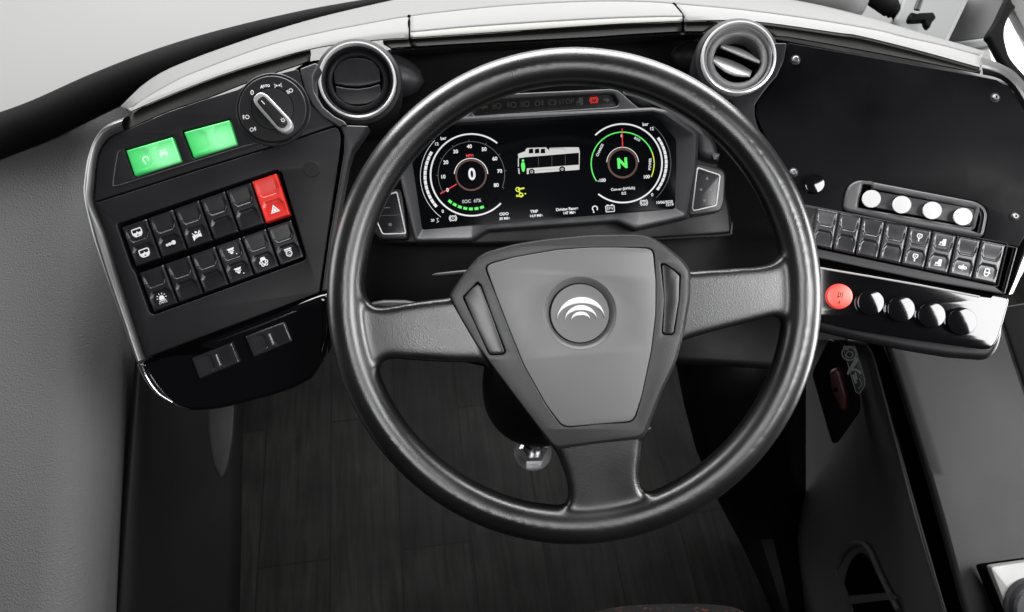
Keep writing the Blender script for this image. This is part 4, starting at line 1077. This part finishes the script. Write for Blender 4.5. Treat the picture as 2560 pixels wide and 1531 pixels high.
b = Bag(); b.lathe(ec, [(159.5 * kw, ZT + .0002), (158 * kw, ZT + .0011), (150 * kw, ZT - .0008), (140 * kw, ZT - .0038), (135 * kw, ZT - .005), (134.5 * kw, ZT - .008)], 72, cap=False); b.build('emblem_dish', 'hubcover', hc)
b = Bag(); b.lathe(ec, [(132 * kw, ZT - .008), (131 * kw, ZT - .005), (130 * kw, ZT - .0020), (128 * kw, ZT - .0014), (.0003, ZT - .0012)], 72); em = b.build('emblem_disc', 'padgloss', hc)
em.data.materials[0] = M['hubcover']
b = Bag()
def crescent(x0, x1, yb, yo, yi):
    cx_ = (x0 + x1) / 2; hw_ = (x1 - x0) / 2; n = 24; o = []; i2 = []
    for k in range(n + 1):
        a = math.pi * k / n
        o.append((cx_ - hw_ * math.cos(a), yb[0] + (yb[1] - yb[0]) * k / n - ((yb[0] + yb[1]) / 2 - yo) * math.sin(a)))
        i2.append((cx_ - (hw_ - 2) * math.cos(a), yb[0] + (yb[1] - yb[0]) * k / n - ((yb[0] + yb[1]) / 2 - yi) * math.sin(a) ** 1.0))
    return o + i2[::-1][1:-1]
for args in ((1084, 1526, (892, 872), 679, 737), (1158, 1453, (893, 882), 754, 800), (1216, 1391, (895, 886), 814, 848)):
    b.prism(F.L(ZH(crescent(*args)), ZT), ZT - .0016, ZT + .0002, .0003, 2)
b.build('emblem', 'emblem', hc, label='silver emblem of three nested arcs')
for pd, mt in ((padL, 'padgloss'), (padR, 'padgloss')):
    b = Bag(); b.prism(rnd(F.L(grow(pd, -1.0), ZT), .0015, 4), .005, ZT - .0006, .0009, 3); b.build('button_pad', mt, sw)
# seam bar at the bottom of the shell
b = Bag(); b.prism(F.L(ZW([(1040, 988), (1424, 940), (1422, 958), (1042, 1004)]), .010), -.01, .0095, .001); b.build('seam', 'black', sw)

# ================================================================== STEERING COLUMN
A = wp(1420, 800, .86); B_ = wp(1335, 1000, 1.30)
t = thing('steering_column', 'black steering column with silver hex nut below the wheel', 'steering column', Matrix.Translation(A))
b = Bag(); P = [A.lerp(B_, k / 8) for k in range(9)]; b.tube(P, [.072, .074, .075, .076, .080, .086, .086, .084, .070], 40); wbuild(b, 'column_cover', 'black', t)
C_ = wp(1333, 1126, 1.36)
up = (CM.to_3x3() @ Vector((0.02, .45, .9))).normalized()
def hexprism(c, axis, r, h, n=6, rot=0):
    z = axis.normalized(); x = z.orthogonal().normalized(); y = z.cross(x)
    lp = lambda hh, rr_: [tuple(c + x * rr_ * math.cos(2 * math.pi * i / n + rot) + y * rr_ * math.sin(2 * math.pi * i / n + rot) + z * hh) for i in range(n)]
    return lp
b = Bag(); lp = hexprism(C_, up, .025, .0, 6, .3); b.loft([lp(-.012, .020), lp(-.010, .025), lp(.010, .025), lp(.013, .019)], cap0=True, cap1=True); wbuild(b, 'hex_nut', 'chrome', t, angle=25)
b = Bag(); lp = hexprism(C_, up, 0, 0, 32); b.loft([lp(-.016, .031), lp(-.013, .032), lp(-.0125, .010)], cap0=True); wbuild(b, 'washer', 'satin', t)
b = Bag(); b.loft([lp(.010, .013), lp(.050, .012), lp(.054, .008), lp(.055, .003)], cap1=True); wbuild(b, 'stud', 'satin', t)
b = Bag(); b.tube([C_ + up * .03, B_ - Vector((0, 0, .0))], [.016, .05], 24); wbuild(b, 'shaft', 'black', t)

# stalks behind the wheel
t = thing('control_stalk', 'grey control stalk tip showing above the left spoke', 'control stalk', at(980, 762, .86), 'stalks behind the steering wheel')
b = Bag(); b.tube([wp(925, 766, .86), wp(934, 765, .86), wp(960, 764, .86), wp(1010, 764, .87), (wp(1035, 766, .875)), wp(1200, 790, .89)], [.002, .0045, .0060, .0062, .0052, .006], 20); wbuild(b, 'lever', 'contop', t)
t = thing('control_stalk', 'thin dark control stalk between hub and dark column, upper left of hub', 'control stalk', at(1120, 690, .88), 'stalks behind the steering wheel')
b = Bag(); b.tube([wp(1080, 689, .88), wp(1090, 688, .88), wp(1150, 683, .885), wp(1250, 676, .90)], [.0008, .0022, .0030, .004], 16); wbuild(b, 'lever', 'matte2', t)

# ================================================================== RIGHT CONSOLE
def fl(y):
    th = PITCH + math.atan((y - CY) / FPX); return CAMLOC.z / math.sin(th) * math.cos(th - PITCH)
t = thing('side_console', 'dark grey console right of the footwell with arched opening', 'console', at(2200, 1200, 1.1))
TK = TH[t.name]
rows = []
topedge = cr([(2120, 850, 1.10), (2175, 870, 1.10), (2215, 1000, 1.08), (2290, 1285, 1.03), (2362, 1531, 1.0), (2420, 1720, .97)], 6)
botedge = cr([(2012, 850, 1.55), (2006, 960, 1.60), (2002, 1080, 1.62), (1998, 1216, 1.60), (1980, 1405, 1.56), (2004, 1531, 1.50), (2040, 1720, 1.45)], 5)
topedge = resample(topedge, 40); botedge = resample(botedge, 40)
for k in range(15):
    s2 = k / 14
    rows.append([tuple(wp(a_[0] + (c_[0] - a_[0]) * s2, a_[1] + (c_[1] - a_[1]) * s2, a_[2] + (c_[2] - a_[2]) * s2)) for a_, c_ in zip(topedge, botedge)])
b = Bag(); b.grid(rows); ob = wbuild(b, 'side_wall', 'console', t)
# thin tube added to draw the highlight on the wall's top edge
b = Bag(); b.tube([wp(x - 3, y, d - .004) for x, y, d in topedge], .0022, 8); wbuild(b, 'edge_highlight', 'contop', t)
# arch opening: dark recess plate with lip, standing on the wall
_w = [(lambda a_, c_, f: (a_[0] + (c_[0] - a_[0]) * f, a_[1] + (c_[1] - a_[1]) * f, a_[2] + (c_[2] - a_[2]) * f))(topedge[i_], botedge[i_], f) for i_, f in ((22, .25), (22, .75), (32, .5))]
_A = Matrix([(1, x, y) for x, y, d in _w]).inverted() @ Vector([1 / d for x, y, d in _w])
def wallpt(x, y, off=.004): return wp(x, y, 1 / (_A[0] + _A[1] * x + _A[2] * y) - off - .010)
arch = cr(ZLR([(1605, 1420), (1612, 1240), (1625, 1150), (1650, 1070), (1680, 1028), (1712, 1018), (1745, 1060), (1790, 1150), (1870, 1300), (1935, 1430)]), 4)
b = Bag(); V = [wallpt(x, y, .006) for x, y in arch]; b.add([tuple(v) for v in V], [tuple(q) for q in tessellate_polygon([V])]); wbuild(b, 'arched_opening', 'gap', t)
b = Bag(); b.tube([wallpt(x, y, .004) for x, y in cr(ZLR([(1560, 1420), (1575, 1200), (1600, 1060), (1640, 990), (1690, 970), (1740, 1000), (1800, 1130), (1880, 1290)]), 4)], .004, 10); wbuild(b, 'arch_lip', 'console', t)
sh = ZLR([(1605, 1225), (1850, 1205), (1880, 1235), (1650, 1262), (1655, 1330), (1612, 1330)])
b = Bag(); V = [wallpt(x, y, .012) for x, y in sh]; b.add([tuple(v) for v in V], [tuple(q) for q in tessellate_polygon([V])]); wbuild(b, 'inner_shelf', 'console', t)
# black groove then padded top
rows = []
g0 = resample(cr([(2170, 850, 1.12), (2186, 880, 1.12), (2240, 1040, 1.10), (2300, 1250, 1.06), (2372, 1500, 1.02), (2440, 1720, .99)], 6), 40)
cto = resample(cr([(2195, 830, 1.05), (2215, 880, 1.05), (2255, 1000, 1.03), (2330, 1250, .99), (2398, 1500, .95), (2460, 1720, .93)], 6), 40)
cti = resample(cr([(2500, 800, 1.10), (2530, 900, 1.09), (2600, 1100, 1.06), (2680, 1300, 1.04), (2760, 1520, 1.02), (2850, 1720, 1.0)], 6), 40)
b = Bag(); rows = []
for k in range(4):
    s2 = k / 3; rows.append([tuple(wp(a_[0] - 14 + (c_[0] - a_[0] + 20) * s2, a_[1], 1.13 + .02 * math.sin(math.pi * s2) + (a_[2] - 1.1))) for a_, c_ in zip(g0, cto)])
b.grid(rows); wbuild(b, 'groove', 'gap', t)
b = Bag(); rows = []
for k in range(8):
    a = math.pi / 2 * k / 8; rows.append([tuple(wp(c_[0] + 26 * (1 - math.cos(a)) , c_[1], c_[2] + .014 * (1 - math.sin(a)) + (.04 if k == 0 else 0))) for c_ in cto])
for k in range(1, 13):
    s2 = k / 12; rows.append([tuple(wp(c_[0] + 26 + (i2[0] - c_[0] - 26) * s2, c_[1] + (i2[1] - c_[1]) * s2, c_[2] + (i2[2] - c_[2]) * s2)) for c_, i2 in zip(cto, cti)])
b.grid(rows); wbuild(b, 'padded_top', 'contop2', t)
# dark wall beyond the console at far right
F = Frame(2560, 950, 1.12, yaw=-30)
t = thing('door_card', 'dark grey trim wall right of the console at frame edge', 'wall panel', F.m)
b = Bag(); b.prism(F.L([(2495, 770), (2900, 700), (2900, 1500), (2640, 1180), (2562, 975)]), -.02, 0, .004); b.build('trim_skin', 'wallgrey', t)

# black sheet standing in for the shadow on the footwell's right side
t = thing('shade_sheet', 'black sheet shaped as footwell shade behind the right half of the wheel', 'panel', at(1850, 1100, 1.4))
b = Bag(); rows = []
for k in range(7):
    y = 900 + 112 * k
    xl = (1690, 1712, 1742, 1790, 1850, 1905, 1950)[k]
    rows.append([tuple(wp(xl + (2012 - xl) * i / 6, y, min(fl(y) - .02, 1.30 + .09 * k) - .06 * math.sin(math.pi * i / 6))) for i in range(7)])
b.grid(rows); ob = wbuild(b, 'shade_skin', 'black', t); md = ob.modifiers.new('thick', 'SOLIDIFY'); md.thickness = .006; md.offset = 0

# brake lever unit on the wall
F = Frame(2090, 990, 1.24, yaw=-34, pitch=6)
t = thing('brake_lever_unit', 'black diamond plate with dull red lever below right panel', 'brake lever', F.m)
pltp = ZK([(190, 60), (262, 95), (352, 385), (350, 440), (237, 603), (207, 603), (105, 250), (108, 225)])
b = Bag(); b.prism(rnd(F.L(pltp), .004), -.012, 0, .002); b.build('base_plate', 'cover', t)
lv = ZK([(200, 228), (215, 212), (240, 204), (262, 222), (298, 350), (296, 415), (278, 438), (256, 422), (214, 325)])
b = Bag(); b.prism(rnd(F.L(lv, .012), .004), .0, .022, .006, 5); lo = b.build('lever', 'dullred', t)
cs = F(one(ZK, 228, 325), .022); b = Bag(); b.lathe(cs, [(.0035, .0215), (.003, .0235), (.0005, .024)], 16); b.build('lever_screw', 'gap', lo)
F = Frame(2135, 930, 1.16, yaw=-30, pitch=4)
t = thing('warning_label', 'dark rounded sticker with white pictograms beside red lever', 'sticker', F.m)
st = ZK([(262, 94), (330, 94), (382, 270), (380, 305), (350, 348), (332, 335)])
b = Bag(); b.prism(rnd(F.L(st), .003), -.002, 0, .0002); o = b.build('backing', 'sticker', t)
s_ = Bag(); lpz = rnd(F.L(grow(st, -1)), .003); s_.stroke(lpz, .0009, .0004, True)
zk = lambda x, y: F(one(ZK, x, y), .0004)
s_.stroke([zk(342, 158), zk(300, 226)], .0050, .0004); s_.ring = None
s_.arc(zk(298, 135), .0095, 0, 360, .0018, .0004); s_.arc(zk(300, 140), .0045, 0, 360, .0015, .0004); s_.stroke([zk(270, 104), zk(296, 112)], .004, .0004)
s_.arc(zk(325, 250), .009, 20, 170, .003, .0004); s_.stroke([zk(318, 245), zk(335, 290)], .003, .0004); s_.stroke([zk(330, 232), zk(338, 270)], .0022, .0004); s_.stroke([zk(352, 262), zk(365, 298), zk(345, 318)], .0008, .0004)
s_.build('pictogram', 'stickerink', o, merge=False)

# selector plate, lower right corner
F = Frame(2520, 1470, .93, yaw=-6, pitch=-5)
t = thing('selector_plate', 'brushed silver plate with black knob at lower right corner', 'selector', F.m)
pp = ZK([(1038, 1255), (1050, 1247), (1230, 1222), (1400, 1200), (1400, 1700), (1210, 1700), (1105, 1420)])
b = Bag(); b.prism(rnd(F.L(pp), .003), -.012, 0, .001); b.build('plate', 'plate', t)
b = Bag(); b.prism(rnd(F.L([(p[0] - 16, p[1] + 4) for p in pp], -.01), .006), -.035, -.012, .003); b.build('plinth', 'gap', t)
kc_ = F(one(ZK, 1290, 1470), .01); b = Bag(); b.lathe(kc_, [(.034, -.001), (.034, .004), (.031, .006), (.0305, .016), (.028, .019), (.0005, .020)], 40); b.build('knob', 'matte2', t)

# seat cushion edge at the bottom
t = thing('seat_cushion', 'dark seat cushion edge with small orange flecks at bottom centre', 'seat', at(1700, 1700, 1.0))
b = Bag(); rows = []
sx_ = cr([(1380, 1620), (1450, 1548), (1520, 1523), (1600, 1513), (1700, 1510), (1790, 1513), (1860, 1530), (1930, 1600)], 6)
for k in range(10):
    a = math.pi / 2 * k / 9
    rows.append([tuple(wp(x, y + (1 - math.cos(a)) * 60, 1.12 - .05 * math.sin(a))) for x, y in sx_])
for k in range(1, 5): rows.append([tuple(wp(x, y + 60 + k * 60, 1.07 - .01 * k)) for x, y in sx_])
b.grid(rows); so = wbuild(b, 'cushion', 'seat', t)
b = Bag(); b.tube([wp(x, y + 3, 1.119) for x, y in sx_], .0018, 8); wbuild(b, 'piping', 'matte', t)

# ================================================================== UPPER RIGHT CORNER
F = Frame(1750, -80, 1.10, yaw=0)
t = thing('defroster_rail', 'rounded grey tube rail along the top right behind the dash pad', 'rail', at(1900, -20, 1.1))
b = Bag()
pth = cr([(1500, -120, 1.14), (1700, -72, 1.12), (1850, -52, 1.10), (1960, -35, 1.10), (2060, -15, 1.10), (2120, 0, 1.10), (2160, 10, 1.10)], 6)
rad_ = cr([(48,), (48,), (48,), (46,), (45,), (42,), (30,)], 6)
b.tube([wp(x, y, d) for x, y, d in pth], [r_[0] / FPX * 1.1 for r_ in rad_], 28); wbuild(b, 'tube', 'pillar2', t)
t = thing('corner_seal', 'short black rubber seal loop right of the grey rail', 'rubber seal', at(2200, 10, 1.15))
b = Bag(); b.tube([wp(x, y, 1.16) for x, y in cr([(2140, -60), (2178, -15), (2205, 5), (2232, 25), (2245, 45)], 5)], [24 / FPX * 1.16] * 15 + [20 / FPX * 1.16] * 3 + [12 / FPX * 1.16] * 3, 16); wbuild(b, 'seal_tube', 'rubber', t)
# window sill behind the seal
F = Frame(2200, 40, 1.30, pitch=-20)
t = thing('window_sill', 'pale grey windscreen sill at the top right corner', 'sill', F.m)
b = Bag(); b.prism(F.L([(1300, -300), (2700, -300), (2700, 250), (2440, 190), (2250, 120), (2000, 60), (1300, 60)]), -.02, 0, .003); b.build('sill_top', 'pad', t)
# pillar
F = Frame(2320, 50, 1.14, yaw=-12)
t = thing('pillar', 'pale grey windscreen pillar block with black bracket at top right', 'pillar', F.m)
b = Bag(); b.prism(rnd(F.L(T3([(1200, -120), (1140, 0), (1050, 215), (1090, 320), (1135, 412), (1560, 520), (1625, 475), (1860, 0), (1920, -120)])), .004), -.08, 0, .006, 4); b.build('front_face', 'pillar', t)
F2 = Frame(2440, 50, 1.15, yaw=-52)
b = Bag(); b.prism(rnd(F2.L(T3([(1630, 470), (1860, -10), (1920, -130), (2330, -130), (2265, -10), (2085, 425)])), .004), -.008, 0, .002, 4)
b.V = [tuple((TH[t.name].inverted() @ F2.m) @ Vector(v)) for v in b.V]; b.build('side_face', 'pillar2', t)  # darker copy of the pillar grey, the side's shade is in its colour
b = Bag(); b.prism(rnd(F2.L(T3([(1640, 482), (2095, 425), (2132, 530), (2040, 552), (1830, 572), (1700, 560)])), .004), -.008, .006, .004, 4)
b.V = [tuple((TH[t.name].inverted() @ F2.m) @ Vector(v)) for v in b.V]; b.build('foot', 'pillar', t)
# bracket and rod
F = Frame(2310, 40, 1.11, yaw=-10)
t = thing('wiper_bracket', 'small black L-shaped bracket with thin rod on pale pillar', 'bracket', F.m)
b = Bag(); b.prism(rnd(F.L(T3([(1205, 195), (1235, 130), (1310, 150), (1320, 140), (1480, 132), (1508, 175), (1508, 205), (1475, 230), (1445, 305), (1418, 300), (1390, 262), (1385, 225), (1250, 235), (1215, 228)])), .002), -.016, 0, .003, 4); b.build('bracket', 'rubber', t)
b = Bag(); b.tube([(*F(one(T3, 1360, -150)), .004), (*F(one(T3, 1330, -10)), .004), (*F(one(T3, 1285, 120)), .003)], [.0042, .0042, .0042], 14); b.build('rod', 'contop', t)
# side window: black seal and daylight beyond
F = Frame(2520, 100, 1.08, yaw=-6)
t = thing('side_window', 'white daylit side window with thick black seal at right edge', 'window', F.m)
seal = cr(T3([(2330, -150), (2300, -20), (2268, 30), (2160, 250), (2070, 400), (2110, 470), (2200, 640), (2290, 780), (2420, 900), (2560, 1080), (2700, 1300), (2760, 1280), (2560, 940), (2420, 780), (2310, 640), (2262, 480), (2252, 380), (2270, 270), (2330, 150), (2378, 90), (2330, 10), (2350, -150)]), 4, True)
b = Bag(); b.prism(F.L(seal), -.012, .004, .003, 4); b.build('window_seal', 'rubber', t)
b = Bag(); b.prism(F.L(T3([(2370, 60), (2482, 280), (2800, 900), (2900, 1500), (2500, 950), (2250, 650), (2200, 400), (2260, 200)])), -.030, -.022, .001); b.build('pane', 'daylight', t)
b = Bag(); b.prism(F.L(T3([(2310, -150), (2900, -150), (2900, 900), (2482, 310), (2372, 105), (2318, 0)])), -.02, -.002, .002); b.build('window_frame', 'pad', t)
